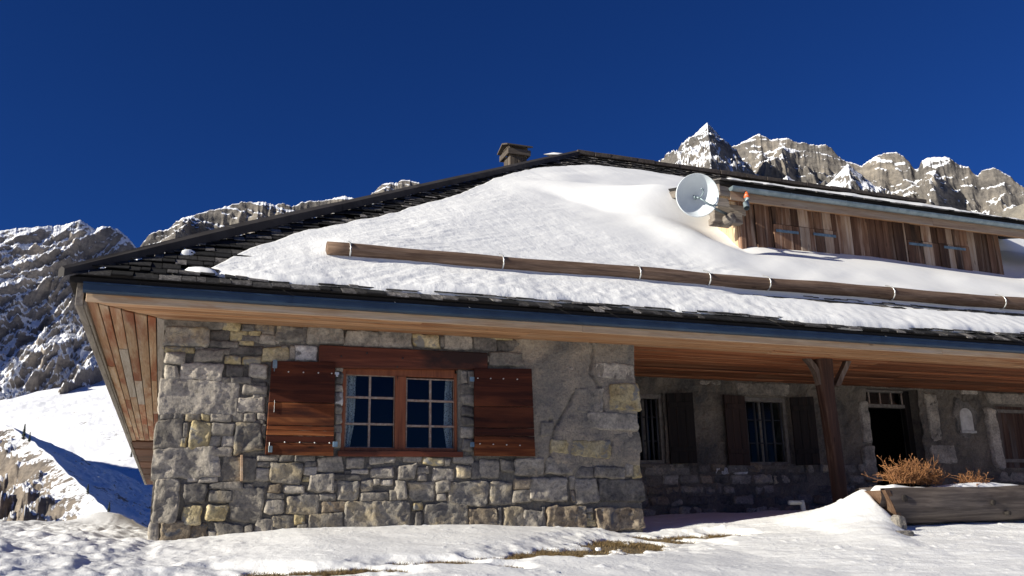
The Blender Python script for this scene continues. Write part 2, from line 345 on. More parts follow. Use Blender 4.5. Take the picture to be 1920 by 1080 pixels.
def rock_mat(name, stops, lo, hi, scale, speck=.42, bigw=0.0):                # snow lies where the rock is flat enough
    m, nt, b = mk(name); v = coords(nt, rand=False)
    geo = nt.nodes.new('ShaderNodeNewGeometry'); sp = nt.nodes.new('ShaderNodeSeparateXYZ'); nt.links.new(geo.outputs['Normal'], sp.inputs[0])
    big = noise(nt, v, .006 * scale, 8, .65, .4); fine = noise(nt, v, .05 * scale, 8, .72, .3)
    st = noise(nt, coords(nt, (.15, .15, 1.6), False), .03 * scale, 6, .65, .8)
    c = ramp(nt, big, stops); c = mixc(nt, .8, c, ramp(nt, fine, [(.3, (.4, .4, .42)), (.5, (.95, .95, .95)), (.7, (1.35, 1.3, 1.22))]), 'MULTIPLY')
    c = mixc(nt, .5, c, ramp(nt, st, [(.35, (.5, .5, .52)), (.6, (1.1, 1.1, 1.1))]), 'MULTIPLY')
    a1 = nd(nt, 'ShaderNodeMath', operation='MULTIPLY_ADD'); nt.links.new(fine, a1.inputs[0]); a1.inputs[1].default_value = speck; nt.links.new(sp.outputs[2], a1.inputs[2])
    a2 = nd(nt, 'ShaderNodeMath', operation='MULTIPLY_ADD'); nt.links.new(st, a2.inputs[0]); a2.inputs[1].default_value = .38; nt.links.new(a1.outputs[0], a2.inputs[2])
    mr = nt.nodes.new('ShaderNodeMapRange'); mr.inputs[1].default_value = lo; mr.inputs[2].default_value = hi
    a3 = nd(nt, 'ShaderNodeMath', operation='MULTIPLY_ADD'); nt.links.new(noise(nt, v, .0042 * scale, 3, .5, 1.2), a3.inputs[0]); a3.inputs[1].default_value = bigw; nt.links.new(a2.outputs[0], a3.inputs[2])
    nt.links.new(a3.outputs[0], mr.inputs[0])
    c = mixc(nt, mr.outputs[0], c, (.86, .87, .9)); nt.links.new(c, b.inputs['Base Color'])
    b.inputs['Roughness'].default_value = .9; b.inputs['Specular IOR Level'].default_value = .1
    bumped(nt, b, [(fine, .7, 6 / scale), (st, .4, 8 / scale)])
    return m
ROCK = [(.35, (.118, .11, .102)), (.5, (.185, .168, .15)), (.65, (.255, .225, .188))]
M['rock_left'] = rock_mat('rock_and_snow_left', [(.35, (.18, .163, .15)), (.5, (.27, .24, .212)), (.65, (.35, .30, .25))], 1.18, 1.32, 2.6, .9, .6)
M['rock_spur'] = rock_mat('rock_and_snow_spur', [(.35, (.12, .105, .095)), (.5, (.2, .172, .145)), (.65, (.28, .23, .18))], 1.58, 1.66, 11.0, .8, .5)
M['rock_mid'] = rock_mat('rock_and_snow_mid', ROCK, 1.27, 1.37, 1.0, .7, .45)
M['rock_right'] = rock_mat('rock_and_snow_right', ROCK, 1.23, 1.33, 1.3, .65, .45)

# ------------------------------------------------------------------ ground
def crest_y(x): return np.interp(x, [5.6, 7.0, 8.2, 9.0, 9.5], [-.15, -.35, -.55, -.75, -.85])
_cx = np.linspace(5.9, 9.9, 30); _px = [1215, 1340, 1420, 1480, 1540, 1600, 1640, 1668]; _py = [1001, 994, 984, 970, 950, 929, 921, 917]
_cp = np.array([at(a, b, float(crest_y(7.0)) if a < 1420 else float(crest_y(8.6))) for a, b in zip(_px, _py)])
def base_ground(x, y):
    x = np.asarray(x, float); y = np.asarray(y, float)
    z0 = np.interp(x, [-60, -9, -4, -2, -.7, -.1, .58, 1.48, 2.05, 3.8, 5.2, 6.2, 7, 9, 12, 20, 60],
                   [-2, 1.5, 1.52, 1.5, 1.42, 1.355, 1.385, 1.47, 1.47, 1.455, 1.385, 1.335, 1.36, 1.42, 1.44, 1.6, 3])
    f = np.where(y < 0, .108 * y * (1 + .25 * sstep(6, 10, x)), 0)
    f = np.where(y < -12, -.108 * 12 + .05 * (y + 12), f); f = np.maximum(f, -14)
    side = sstep(6.1, 6.6, x)
    up = np.where(y > 0, side * np.minimum(y, 2.6) * .045, 0)
    left = sstep(.4, -.6, x)
    up = up + left * (.022 * np.clip(y, 0, 6) - .35 * np.clip(y - 9, 0, 60) * sstep(9, 13, y))
    up = up + .26 * np.exp(-(((x + .95) / .5) ** 2 + ((y - 8) / .9) ** 2))
    return z0 + f + up
def drift(x, y):
    x = np.asarray(x, float); y = np.asarray(y, float)
    yc = crest_y(x); zc = np.interp(x, _cp[:, 0], _cp[:, 2]); amp = np.maximum(zc - np.interp(x, [7.0, 8.0, 8.9, 9.3], [.09, .15, .12, .0]) - base_ground(x, yc), 0)
    amp = amp * sstep(5.7, 6.6, x)
    back = np.clip((y - yc) / 1.0, 0, 1); front = np.clip((yc - y) / (np.interp(x, [6, 8.3, 9.0, 9.4], [2.8, 2.6, 1.2, .6]) + .2 * perlin(x * .8, y * .8, 4)), 0, 1)
    shp = np.where(y > yc, (1 - back) ** 1.0 * (1 - sstep(.5, 1, back)), (1 - front) ** 1.05 * (1 - .3 * sstep(.6, 1, front)))
    edge = 9.33 + .06 * perlin(y * 2.2, 3.1, 0)
    return amp * shp * (1 - sstep(edge, edge + .22, x)) 
PATCHES = [  # px, py, half width px, half height px : places where the snow has gone
    (540, 1071, 60, 5), (630, 1066, 40, 4), (790, 1053, 55, 4), (870, 1051, 26, 3), (1010, 1034, 45, 4), (1090, 1029, 70, 5), (1170, 1020, 70, 6),
    (1240, 1008, 50, 6), (1310, 1003, 45, 4), (1145, 1012, 35, 3), (700, 1077, 50, 3), (960, 1060, 22, 2), (470, 1077, 40, 3), (745, 1066, 20, 2), (590, 1069, 30, 3), (680, 1064, 30, 3), (835, 1050, 30, 3), (930, 1044, 35, 3), (975, 1040, 30, 3), (1060, 1036, 40, 4), (1215, 1016, 40, 4), (1360, 1000, 30, 3)]
def on_ground(px, py):
    d = ray(px, py); t = np.linspace(2, 14, 1200); P = EYE + t[:, None] / d[1] * d
    h = P[:, 2] - base_ground(P[:, 0], P[:, 1]) - drift(P[:, 0], P[:, 1]) - .05
    i = np.argmax(h < 0) if (h < 0).any() else len(t) - 1
    return P[i]
_pw = []
for a, b, c, d in PATCHES:
    p = on_ground(a, b); q = on_ground(a + c, b); u = on_ground(a, b - d)
    _pw.append((p[0], p[1], max(np.linalg.norm(q - p), .1), max(1.3 * abs(u[1] - p[1]), .12), (q - p)[1] / max((q - p)[0], .01)))
def bare(x, y):
    m = np.full(np.shape(x), 9.0)
    for px, py, rx, ry, sl in _pw:
        m = np.minimum(m, np.sqrt(((x - px) / rx) ** 2 + ((y - py - sl * (x - px)) / ry) ** 2))
    return m
def snow_depth(x, y):
    cl = sstep(1.6, -.6, x) * sstep(-6, -1, y) * sstep(9, 4, y)          # trampled, lumpy snow by the corner
    lump = cl * .5 * (.13 * np.maximum(fbm(x * 2.0, y * 2.0, 1, 3), -.1) + .055 * np.maximum(ridged(x * 4.1, y * 4.1, 2, 3) - .5, 0) + .03 * perlin(x * 11, y * 11, 3))
    und = .025 * perlin(x * .7, y * .9, 6) + .012 * perlin(x * 2.3, y * 2.9, 7)
    fx = (x - y * .35); rip = .03 * ridged(fx * .5, (y + .28 * x) * 3.2, 8, 3) * sstep(4.8, 7, x)
    crumb = .016 * np.maximum(perlin(x * 9, y * 9, 5) + .4 * perlin(x * 21, y * 21, 6) - .38, 0) * 3 * sstep(.2, .5, perlin(x * .9, y * 1.3, 15) + .25)
    d = .075 + und + lump + rip + crumb
    m = bare(x, y) + .55 * fbm(x * 3.2, y * 3.2, 12, 4)
    return d * (.3 + .7 * sstep(1.0, 2.6, m)) - .10 * (1 - sstep(.7, 1.15, m))
def axis(a, b, step, far_lo, far_hi, g=1.14):
    m = list(np.arange(a, b, step)); s = step; lo = []; p = a
    while p > far_lo: s *= g; p -= s; lo.append(p)
    s = step; hi = []; p = m[-1]
    while p < far_hi: s *= g; p += s; hi.append(p)
    return np.array(lo[::-1] + m + hi)
gx = axis(-3.6, 12.6, .03, -3000, 3000); gy = axis(-4.6, 3.0, .026, -3000, 400)
GX, GY = np.meshgrid(gx, gy, indexing='ij')
GB = base_ground(GX, GY); GB = GB - np.where(GY > 12, .0, 0)
far = sstep(60, 400, np.hypot(GX, GY)); GB = GB * (1 - far) + (-16) * far
inside = (GX > .1) & (GX < 6.0) & (GY > .15)
GS = GB + drift(GX, GY) + snow_depth(GX, GY)
GS = np.where(inside, GB - .3, GS)
tag(mesh('snow_ground', np.stack([GX, GY, GS], -1).reshape(-1, 3), grid_faces(*GX.shape), M['snow'], None, True, org=(0, 0, 0)), kind='structure')
sx = np.arange(-2.5, 9, .07); sy = np.arange(-4.5, 1.2, .07); SX, SY = np.meshgrid(sx, sy, indexing='ij')
SZ = base_ground(SX, SY) + .012 * perlin(SX * 5, SY * 5, 2) + drift(SX, SY) * .9 - .005
tag(mesh('bare_ground', np.stack([SX, SY, SZ], -1).reshape(-1, 3), grid_faces(*SX.shape), M['soil'], None, True, org=(0, 0, 0)), kind='structure')
V = []; F = []
n_try = 0
for _ in range(60000):
    px, py, rx, ry, sl = _pw[rng.integers(len(_pw))]
    a = rng.uniform(0, 6.283); r = math.sqrt(rng.uniform(0, 1)) * 1.25
    x = px + rx * r * math.cos(a); y = py + ry * r * math.sin(a) + sl * rx * r * math.cos(a)
    if not (-3 < x < 8.8 and -4.4 < y < 1): continue
    k = len(V); h = rng.uniform(.008, .04); th = rng.uniform(0, 6.283); le = rng.uniform(.01, .06); w = .0035
    V += [(x - w * math.sin(th), y + w * math.cos(th), 0), (x + w * math.sin(th), y - w * math.cos(th), 0), (x + le * math.cos(th), y + le * math.sin(th), h)]
    F.append((k, k + 1, k + 2)); n_try += 1
    if n_try > 22000: break
V = np.array(V); zb = base_ground(V[:, 0], V[:, 1]) + .9 * drift(V[:, 0], V[:, 1]); V[:, 2] += zb
tag(mesh('dry_grass', V, np.array(F), M['grass'], None), 'patches of short dry yellow-brown grass where the snow has melted', 'grass', kind='stuff')

# ------------------------------------------------------------------ hillside and mountains
def polar(name, az, r, Z, mat):
    A, Rr = np.meshgrid(az, r, indexing='ij')
    P = np.stack([EYE[0] + Rr * np.sin(A), EYE[1] + Rr * np.cos(A), Z], -1).reshape(-1, 3)
    return tag(mesh(name, P, grid_faces(len(az), len(r))[:, ::-1].copy(), mat, None, True, org=(0, 0, 0)), kind='structure')
def crest(pts):
    q = np.array([azel(a, b) for a, b in pts]); return lambda az: np.interp(az, q[:, 0], q[:, 1])
SIL_L = [(-700, 380), (-500, 430), (-300, 415), (-150, 445), (-60, 440), (0, 433), (28, 428), (55, 427), (75, 424), (100, 425), (120, 421), (138, 416), (150, 412), (162, 418), (178, 429), (190, 424), (205, 425), (222, 430), (236, 441), (250, 458), (262, 472), (290, 500), (340, 530), (450, 560)]
cl = crest(SIL_L)
spur_px = [(330, 1050, 95), (262, 1008, 118), (220, 976, 140), (190, 948, 158), (165, 922, 178), (130, 890, 205), (100, 860, 228), (70, 835, 252), (48, 818, 275), (25, 803, 298), (0, 794, 320), (-80, 765, 380), (-260, 690, 480), (-500, 600, 620)]
SP = []
for a, b, r in spur_px:
    az_, t_ = azel(a, b); SP.append((EYE[0] + r * math.sin(az_), EYE[1] + r * math.cos(az_), EYE[2] + r * t_))
SP = np.array(SP)
def spur_h(x, y):
    best = np.full(x.shape, 1e9); zc = np.zeros(x.shape); sd_ = np.zeros(x.shape)
    for p, q in zip(SP[:-1], SP[1:]):
        dx, dy = q[0] - p[0], q[1] - p[1]; L2 = dx * dx + dy * dy
        t = np.clip(((x - p[0]) * dx + (y - p[1]) * dy) / L2, 0, 1)
        d = np.hypot(x - p[0] - t * dx, y - p[1] - t * dy); m = d < best
        best = np.where(m, d, best); zc = np.where(m, p[2] + t * (q[2] - p[2]), zc)
        sd_ = np.where(m, np.sign((x - p[0]) * dy - (y - p[1]) * dx), sd_)
    return best, zc, sd_                                  # sd_ > 0: right of the crest
def left_h(A, Rr):  # spur, gully and the snow apron below the cliff
    x = EYE[0] + Rr * np.sin(A); y = EYE[1] + Rr * np.cos(A)
    ap = np.interp(Rr, [0, 25, 55, 110, 200, 300, 420, 700, 1450, 4000], [-1, -4, -14, -17, -13, -4, 9, 52, 215, 700])
    ap = ap + 6 * perlin(x * .006, y * .006, 2) * sstep(200, 500, Rr) + 3.0 * perlin(x * .02, y * .02, 9) * sstep(200, 500, Rr) + .8 * fbm(x * .08, y * .08, 4, 3)
    ap = ap + .24 * (x + 60) * sstep(260, 600, Rr)
    d, zc, s = spur_h(x, y)
    rock = sstep(3, 14, d) * (s < 0)
    sp = zc - np.where(s > 0, .42, .62) * d + np.where(s < 0, 1, .12) * sstep(0, 10, d) * (13 * (ridged(x * .03, y * .03, 3, 6, .6) - .62) + 4.5 * fbm(x * .12, y * .12, 5, 5, .6)) + .5 * perlin(x * .1, y * .1, 7)
    h = np.maximum(ap, sp) + 0
    return h
az = np.linspace(azel(-300, 700)[0], azel(400, 700)[0], 520)
r = np.concatenate([np.geomspace(26, 90, 40), np.geomspace(93, 460, 300), np.geomspace(465, 1700, 130)])
A_, R_ = np.meshgrid(az, r, indexing='ij')
polar('hillside', az, r, left_h(A_, R_), M['rock_spur'])

def range_mesh(name, pts, r0, rc, mat, seed, amp, cones=(), naz=600, nr=190, foot=.2, steep=.5, strata=.1, dip=.1, skew=0.0, fine=.35, nf=.0034):
    cf = crest(pts); a0 = azel(*pts[0])[0]; a1 = azel(*pts[-1])[0]
    az = np.linspace(a0, a1, naz); u = np.concatenate([np.linspace(0, 1, nr) ** 1.25]); A, U = np.meshgrid(az, u, indexing='ij')
    zc = EYE[2] + rc * (cf(A) + .0012 * fbm(A * 300, 0, seed + .5, 3, .6))
    zf = EYE[2] + r0 * (foot(A) if callable(foot) else foot)
    Rr = rc - (rc - r0) * U
    prof = np.interp(U, [0, .025, .08, .25, .5, .75, 1], [0, .010, .08 + .5 * steep * .2, .25 + .5 * steep * .6, .5 + .5 * steep * .55, .75 + .5 * steep * .3, 1])
    z = zc - (zc - zf) * prof
    x = EYE[0] + Rr * np.sin(A); y = EYE[1] + Rr * np.cos(A); env = sstep(0, .12, U); lat = A * (rc + r0) / 2
    # buttresses and gullies, pushed out of the face
    wl = lat + skew * z + 70 * fbm(lat * .003, z * .002, seed + 3, 2)
    n1 = ridged(wl * nf, Rr * .0012, z * .0011 + seed, 5, .55) - .55
    n2 = (ridged(wl * .013, Rr * .004, z * .002 + seed, 5, .6) if skew else ridged(x * .012, y * .012, z * .003 + seed, 5, .6)) - .55
    n3 = fbm(x * .04, y * .04, z * .03 + seed, 5, .66)
    ph = (z + dip * lat + 45 * fbm(lat * .003, Rr * .003, seed + 7, 3)) * .085
    st = np.sin(ph) + .5 * np.sin(ph * 2.7 + 1)
    D = amp * (1.9 * n1 + fine * n2 + .06 * n3) + amp * strata * st
    push = env * D; x = x - np.sin(A) * push * .85; y = y - np.cos(A) * push * .85; z = z + push * .40 + env * amp * .05 * n3
    for px, py, rr, kl, kr, kf in cones:                  # peaks standing in front of the crest
        a, t = azel(px, py); cx, cy, cz = EYE[0] + rr * math.sin(a), EYE[1] + rr * math.cos(a), EYE[2] + rr * t
        lx = (x - cx) * math.cos(a) - (y - cy) * math.sin(a); ly = (x - cx) * math.sin(a) + (y - cy) * math.cos(a)   # right, away
        d = np.where(lx < 0, -lx * kl, lx * kr) + np.where(ly < 0, -ly * kf, ly * .9)
        rid = sstep(0, 110, np.hypot(lx, ly)); c = cz - d
        c = c + rid * amp * (.6 * (ridged(lx * .007, ly * .005, seed + 4, 5, .6) - .5) + .22 * fbm(x * .03, y * .03, seed + 5, 5, .6)) + rid * amp * .08 * np.sin((c + .3 * lx) * .09)
        z = np.maximum(z, c)
    bx_ = np.stack([x, y, z], -1); back = bx_[:, :1].copy(); back[..., 0] += np.sin(A[:, :1]) * 200; back[..., 1] += np.cos(A[:, :1]) * 200; back[..., 2] -= 260
    P = np.concatenate([back, bx_], 1)
    return tag(mesh(name, P.reshape(-1, 3), grid_faces(*P.shape[:2]), mat, None, True, org=(0, 0, 0)), kind='structure')
SIL_L = SIL_L[2:]
range_mesh('mountain_left', SIL_L, 1450, 2250, M['rock_left'], 11.0, 105, naz=560, nr=300, foot=lambda A: .105 + .012 * fbm(A * 40, 0, 5, 3), steep=.15, strata=.04, dip=-.25, skew=-.95, fine=.30, nf=.0040)
SIL_M = [(120, 560), (200, 520), (258, 470), (270, 452), (284, 437), (300, 433), (315, 430), (330, 416), (345, 408), (372, 402), (392, 396), (420, 388), (452, 379), (475, 380), (498, 379), (515, 385), (530, 382), (548, 387), (565, 380), (582, 376), (605, 377), (628, 372), (645, 368), (662, 372), (678, 378), (690, 368), (702, 360), (712, 350), (726, 344), (745, 345), (752, 340), (768, 339), (785, 343), (798, 354), (815, 372), (850, 395), (900, 400), (1000, 410)]
range_mesh('mountain_centre', SIL_M, 2300, 2900, M['rock_mid'], 21.0, 80, naz=620, nr=130, foot=.25, steep=.3, strata=.16, dip=.1, fine=.22)
SIL_R = [(1100, 420), (1200, 350), (1290, 330), (1345, 300), (1372, 277), (1388, 272), (1400, 264), (1412, 256), (1424, 252), (1436, 256), (1446, 263), (1462, 261), (1476, 261), (1490, 268), (1510, 271), (1530, 274), (1548, 272), (1560, 279), (1572, 294), (1586, 303), (1602, 306), (1616, 312), (1626, 303), (1642, 293), (1660, 287), (1680, 285), (1692, 291), (1704, 303), (1714, 317), (1722, 318), (1730, 302), (1740, 298), (1776, 297), (1790, 306), (1800, 312), (1816, 314), (1826, 326), (1834, 331), (1842, 320), (1862, 315), (1876, 320), (1895, 332), (1912, 348), (1940, 360), (2000, 372), (2100, 400), (2250, 380)]
range_mesh('mountain_right', SIL_R, 1600, 2500, M['rock_right'], 44.0, 85,
           cones=[(1326, 229, 2200, .82, 1.5, .78), (1590, 306, 2120, .8, 1.3, .9), (1475, 328, 2000, .8, .9, .7), (1900, 400, 1950, .8, .8, .7)], naz=900, nr=250, foot=.25, steep=.75, strata=.10, dip=.22, fine=.24)
# small spruces on the spur
def spruce(px, py, rr, h, label):
    a, t = azel(px, py); x = EYE[0] + rr * math.sin(a); y = EYE[1] + rr * math.cos(a)
    z = float(left_h(np.array([[a]]), np.array([[rr]]))[0, 0])
    o = empty('spruce_tree', (x, y, z)); tag(o, label, 'tree', 'far spruces on the snowy slope')
    V, F = tube_vf([(x, y, z - .5), (x, y, z + h * .95)], [h * .03, h * .008], 6); mesh('trunk', V, F, M['dark_beam'], o)
    V = []; F = []
    for i in range(150):
        u = rng.uniform(.08, 1); a2 = rng.uniform(0, 6.283); rad = h * .24 * (1 - u) ** .8 * rng.uniform(.6, 1.1) + .05
        c = np.array([x, y, z + u * h]); e = c + np.array([math.cos(a2) * rad, math.sin(a2) * rad, -rad * .35]); w = h * .045
        k = len(V); sdv = np.array([-math.sin(a2), math.cos(a2), 0]) * w
        V += [c + np.array([0, 0, h * .05]), (c + e) / 2 + sdv, e, (c + e) / 2 - sdv]; F.append((k, k + 1, k + 2, k + 3))
    mesh('crown', V, F, M['needles'], o)
M['needles'] = plain('spruce_needles', (.028, .042, .03), .9, mott=((.05, .06, .045), 2))
for a, b, rr, h, l in [(44, 822, 272, 4.2, 'lone dark spruce standing on the snowy spur crest'), (54, 834, 262, 2.6, 'small spruce just below the lone one on the spur'),
                       (243, 890, 560, 5, 'leftmost dark spruce beside the eave end'), (252, 892, 565, 6.5, 'taller dark spruce right beside the eave end'),
                       (163, 936, 176, 1.8, 'low spruce halfway down the spur crest'), (204, 958, 150, 1.5, 'lowest small spruce near the foot of the spur crest')]:
    spruce(a, b, rr, h, l)

# ------------------------------------------------------------------ chalet: walls
ZS = 3.97; K0, KY, KZ, PITCH = -1.095, -.85, 4.236, .66186; RX, RY = 10.79, 11.0
def roofz(y): return KZ + PITCH * (np.asarray(y) - KY)
def roof_at(px, py, h=0.0):
    d = ray(px, py); t = (KZ + h + PITCH * (EYE[1] - KY) - EYE[2]) / (d[2] - PITCH * d[1]); return EYE + t * d
chalet = empty('chalet', (0, 0, 1.3))
tag(chalet, 'stone alpine chalet with hipped shingle roof, red shutters and deep porch', 'house')
WX0, WX1, WZ1 = -.11, 6.17, 3.99
OX0, OX1, OZ0, OZ1 = 1.99, 3.53, 2.42, 3.56
def plaster(x, z):                                        # where the wall is rendered over instead of bare stone
    m = sstep(4.15, 4.5, x + .25 * fbm(x * 2.2, z * 2.2, 3, 3)) * sstep(2.0, 2.35, z - .12 * (6 - x) * 0 + .2 * fbm(x * 2, z * 2, 8, 3))
    return m
def wall_mesh(name, x0, x1, z0, z1, Y, thick, holes, mat, st, rough, parent, bulge=None):
    xs = np.arange(x0, x1 + st, st); zs = np.arange(z0, z1 + st, st); X, Z = np.meshgrid(xs, zs, indexing='ij')
    y = Y - .012 - rough * fbm(X * 5, Z * 5, 4, 4) - .4 * rough * ridged(X * 14, Z * 14, 6, 3)
    if bulge is not None: y = y - bulge(X, Z)
    V = np.stack([X, y, Z], -1).reshape(-1, 3); F = grid_faces(*X.shape)
    c = V[F].mean(1); keep = np.ones(len(F), bool)
    for a, b, lo, hi in holes: keep &= ~((c[:, 0] > a) & (c[:, 0] < b) & (c[:, 2] > lo) & (c[:, 2] < hi))
    F = [tuple(f) for f in F[keep]]; V = list(V)
    def bx(a, b, lo, hi, ya=Y + .03, yb=Y + thick):
        k = len(V)
        V.extend([(a, ya, lo), (b, ya, lo), (b, yb, lo), (a, yb, lo), (a, ya, hi), (b, ya, hi), (b, yb, hi), (a, yb, hi)])
        for f in ((3,2,1,0), (4,5,6,7), (0,1,5,4), (1,2,6,5), (2,3,7,6), (3,0,4,7)): F.append(tuple(k + i for i in f))
    xx = x0
    for a, b, lo, hi in sorted(holes):
        if a > xx: bx(xx, a, z0, z1)
        if lo > z0: bx(a, b, z0, lo)
        if hi < z1: bx(a, b, hi, z1)
        xx = b
    bx(xx, x1, z0, z1)
    return mesh(name, V, F, mat, parent, False)
front_wall = wall_mesh('front_wall', WX0, WX1, 1.1, WZ1, 0, .55, [(OX0, OX1, OZ0, OZ1)], M['mortar'], .034, .018, chalet, lambda X, Z: -.019 + 0 * X)
xs = np.arange(4.0, WX1, .024); zs = np.arange(1.75, WZ1, .024); X, Z = np.meshgrid(xs, zs, indexing='ij'); pm = plaster(X, Z)
crack = np.zeros_like(X)
for pts in ([(1102, 640), (1110, 655), (1104, 700), (1125, 735), (1128, 770)], [(1078, 730), (1064, 760), (1045, 790), (1030, 815)], [(1030, 790), (1036, 815), (1028, 860)], [(1140, 850), (1142, 830)], [(1110, 790), (1190, 780)]):
    w_ = [at(*p) for p in pts]
    for p, q in zip(w_[:-1], w_[1:]):
        dx, dz = q[0] - p[0], q[2] - p[2]; XN = X + .03 * perlin(X * 9, Z * 9, 3); ZN = Z + .03 * perlin(X * 9, Z * 9, 33)
        t = np.clip(((XN - p[0]) * dx + (ZN - p[2]) * dz) / (dx * dx + dz * dz), 0, 1); d = np.hypot(XN - p[0] - t * dx, ZN - p[2] - t * dz); crack = np.maximum(crack, 1 - sstep(.006, .03, d))
yy = .03 - .085 * pm - pm * (.022 * fbm(X * 3.2, Z * 3.2, 4, 4) + .010 * fbm(X * 16, Z * 16, 9, 3) + .006 * perlin(X * 45, Z * 45, 2)) + .05 * crack * pm
mesh('render_coat', np.stack([X, yy, Z], -1).reshape(-1, 3), grid_faces(*X.shape), M['render'], front_wall, True)
side_wall = box('side_wall', WX0, .4, .56, 21, .2, 3.99, M['mortar'], chalet, 0)
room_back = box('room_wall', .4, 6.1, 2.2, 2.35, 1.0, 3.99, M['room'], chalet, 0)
return_wall = box('return_wall', 5.65, 6.15, .56, 2.5, 1.0, 3.985, M['mortar'], chalet, 0)
rear_wall = box('rear_wall', WX0, 25.5, 21.02, 21.5, -3, 3.99, M['mortar'], chalet, 0)
end_wall = box('end_wall', 25.0, 25.4, 2.6, 21, -3, 11.0, M['mortar'], chalet, 0)

# stones of the front wall: (crop origin, [x0, y0, x1, y1, kind] in quarter pixels)
STONES = [((280, 580), '''120 72 550 140 g;555 95 685 165 y;690 115 790 165 d;792 120 940 163 b;945 125 1152 255 k;125 148 455 280 k;458 160 600 235 d;603 170 742 238 y;
746 165 832 202 y;690 200 832 240 d;440 240 660 290 d;668 242 782 270 y;850 160 940 194 g;835 198 945 266 g;1185 135 1460 260 g;1465 155 1725 280 g;1730 165 1965 285 g;
115 282 340 320 y;345 285 412 302 g;345 310 550 395 g;115 327 258 415 g;545 300 602 342 g;605 275 852 346 d;858 290 1048 400 y;560 350 690 412 y;698 356 832 415 y;
1090 265 1260 386 w;1052 282 1090 378 g;572 425 712 500 d;745 415 892 516 l;112 418 214 528 g;218 392 548 532 l;538 512 608 546 g;612 505 758 558 d;750 548 872 575 d;
60 540 685 778 l;700 577 880 640 l;775 640 828 662 g;832 632 882 664 g;662 664 876 770 l;85 786 180 822 d;185 782 260 822 d;265 786 380 842 k;385 782 445 836 y;455 782 615 842 g;
620 776 702 842 g;706 776 792 846 g;808 776 876 830 l;776 834 870 862 d;48 827 254 1036 g;256 850 284 958 d;236 966 272 1036 y;286 842 462 1036 y;466 846 636 946 g;
452 956 530 1030 g;548 948 640 1036 l;652 850 848 1072 k;836 864 872 962 g;
1150 130 1182 255 d;430 296 540 312 d;
1392 412 1452 470 g;1396 476 1450 560 d;1392 566 1446 622 g;1390 626 1446 720 w;1390 724 1442 780 g;1390 784 1440 860 l;1388 864 1438 926 d;1388 930 1436 1040 g'''),
 ((260, 800), '''113 162 602 386 l;566 162 702 226 l;612 216 880 402 k;366 386 440 407 l;450 376 596 416 l;90 408 306 702 g;326 416 500 572 d;512 482 700 582 k;530 412 780 472 d;
330 592 476 724 y;500 592 662 716 y;682 458 946 706 g;148 722 390 916 b;80 712 144 922 g;394 742 520 872 b;524 782 576 830 g;506 834 578 882 d;576 722 786 880 k;
790 738 852 850 d;860 694 1006 840 g;1010 672 1168 822 k;886 222 1040 256 g;1048 216 1160 260 d;1166 216 1322 260 d;892 262 980 300 g;986 268 1042 300 d;
882 306 980 402 l;986 278 1226 432 k;1240 302 1332 370 l;1240 264 1332 298 d;1232 376 1302 406 y;1336 226 1536 342 g;1556 230 1692 320 l;1592 326 1720 356 l;1450 358 1660 406 d;
970 432 1066 496 b;1086 442 1246 496 g;1266 366 1456 492 l;1486 412 1650 556 k;1654 396 1752 484 k;1758 392 1812 440 g;1666 492 1880 556 g;956 502 1082 542 g;946 552 1092 650 g;
1110 506 1346 646 k;1356 502 1476 552 g;1376 558 1556 642 b;1170 656 1240 726 y;1188 730 1272 792 g;1278 652 1530 790 k;1536 562 2052 796 k;1736 226 1832 282 g;1838 230 1920 272 g;
1716 284 1742 312 d;1746 308 1902 390 l;1460 410 1484 480 d;1540 330 1588 352 d;1816 398 1900 440 l;1884 480 1930 552 g'''),
 ((740, 800), '''62 226 196 268 g;206 230 370 290 y;374 240 416 292 g;430 226 592 276 l;10 286 156 404 l;166 302 256 350 l;170 354 232 402 g;286 312 440 402 l;456 286 560 386 k;
572 262 640 386 d;644 256 790 386 l;794 252 890 350 g;894 242 1110 362 g;1130 222 1312 362 g;1150 98 1296 210 y;1310 98 1602 240 y;1490 292 1718 390 g;1722 282 1782 372 g;
1786 282 1842 386 y;0 412 86 552 g;94 416 292 556 k;300 406 416 496 g;316 502 382 552 g;392 406 702 592 k;712 410 880 586 k;886 472 1016 572 g;890 386 1010 466 b;1010 396 1302 556 l;
1346 402 1520 572 g;1524 406 1856 566 d;138 566 206 626 y;150 642 200 776 d;206 578 536 776 k;546 612 766 776 b;802 612 960 790 k;966 622 1102 780 g;1126 592 1416 792 b;
1420 612 1482 640 g;1440 646 1482 696 y;1420 700 1506 752 y;1396 760 1476 826 d;1480 760 1552 820 b;1510 596 1866 786 b;1320 792 1396 814 g;1310 372 1345 470 g;1320 480 1344 560 b;
1110 400 1300 420 d;1305 250 1480 285 d;1350 292 1480 390 d;1104 600 1124 780 d;772 600 798 760 d;1560 790 1700 830 d'''),
 ((740, 580), '''145 195 336 286 y;370 196 576 306 g;586 202 756 316 d;716 206 880 228 y;696 318 940 436 g;775 235 930 312 d;1490 402 1796 532 g;1594 560 1812 742 y;1350 592 1546 776 g;
1440 782 1822 912 g;1062 832 1180 950 g;1640 932 1828 1072 g;1180 424 1340 492 g;1540 250 1682 312 d;340 200 368 280 d;
502 462 540 560 g;545 470 598 590 d;500 566 596 640 d;505 648 596 720 g;500 726 594 800 d;505 806 596 880 d;500 886 594 960 g;505 966 596 1060 d''')]
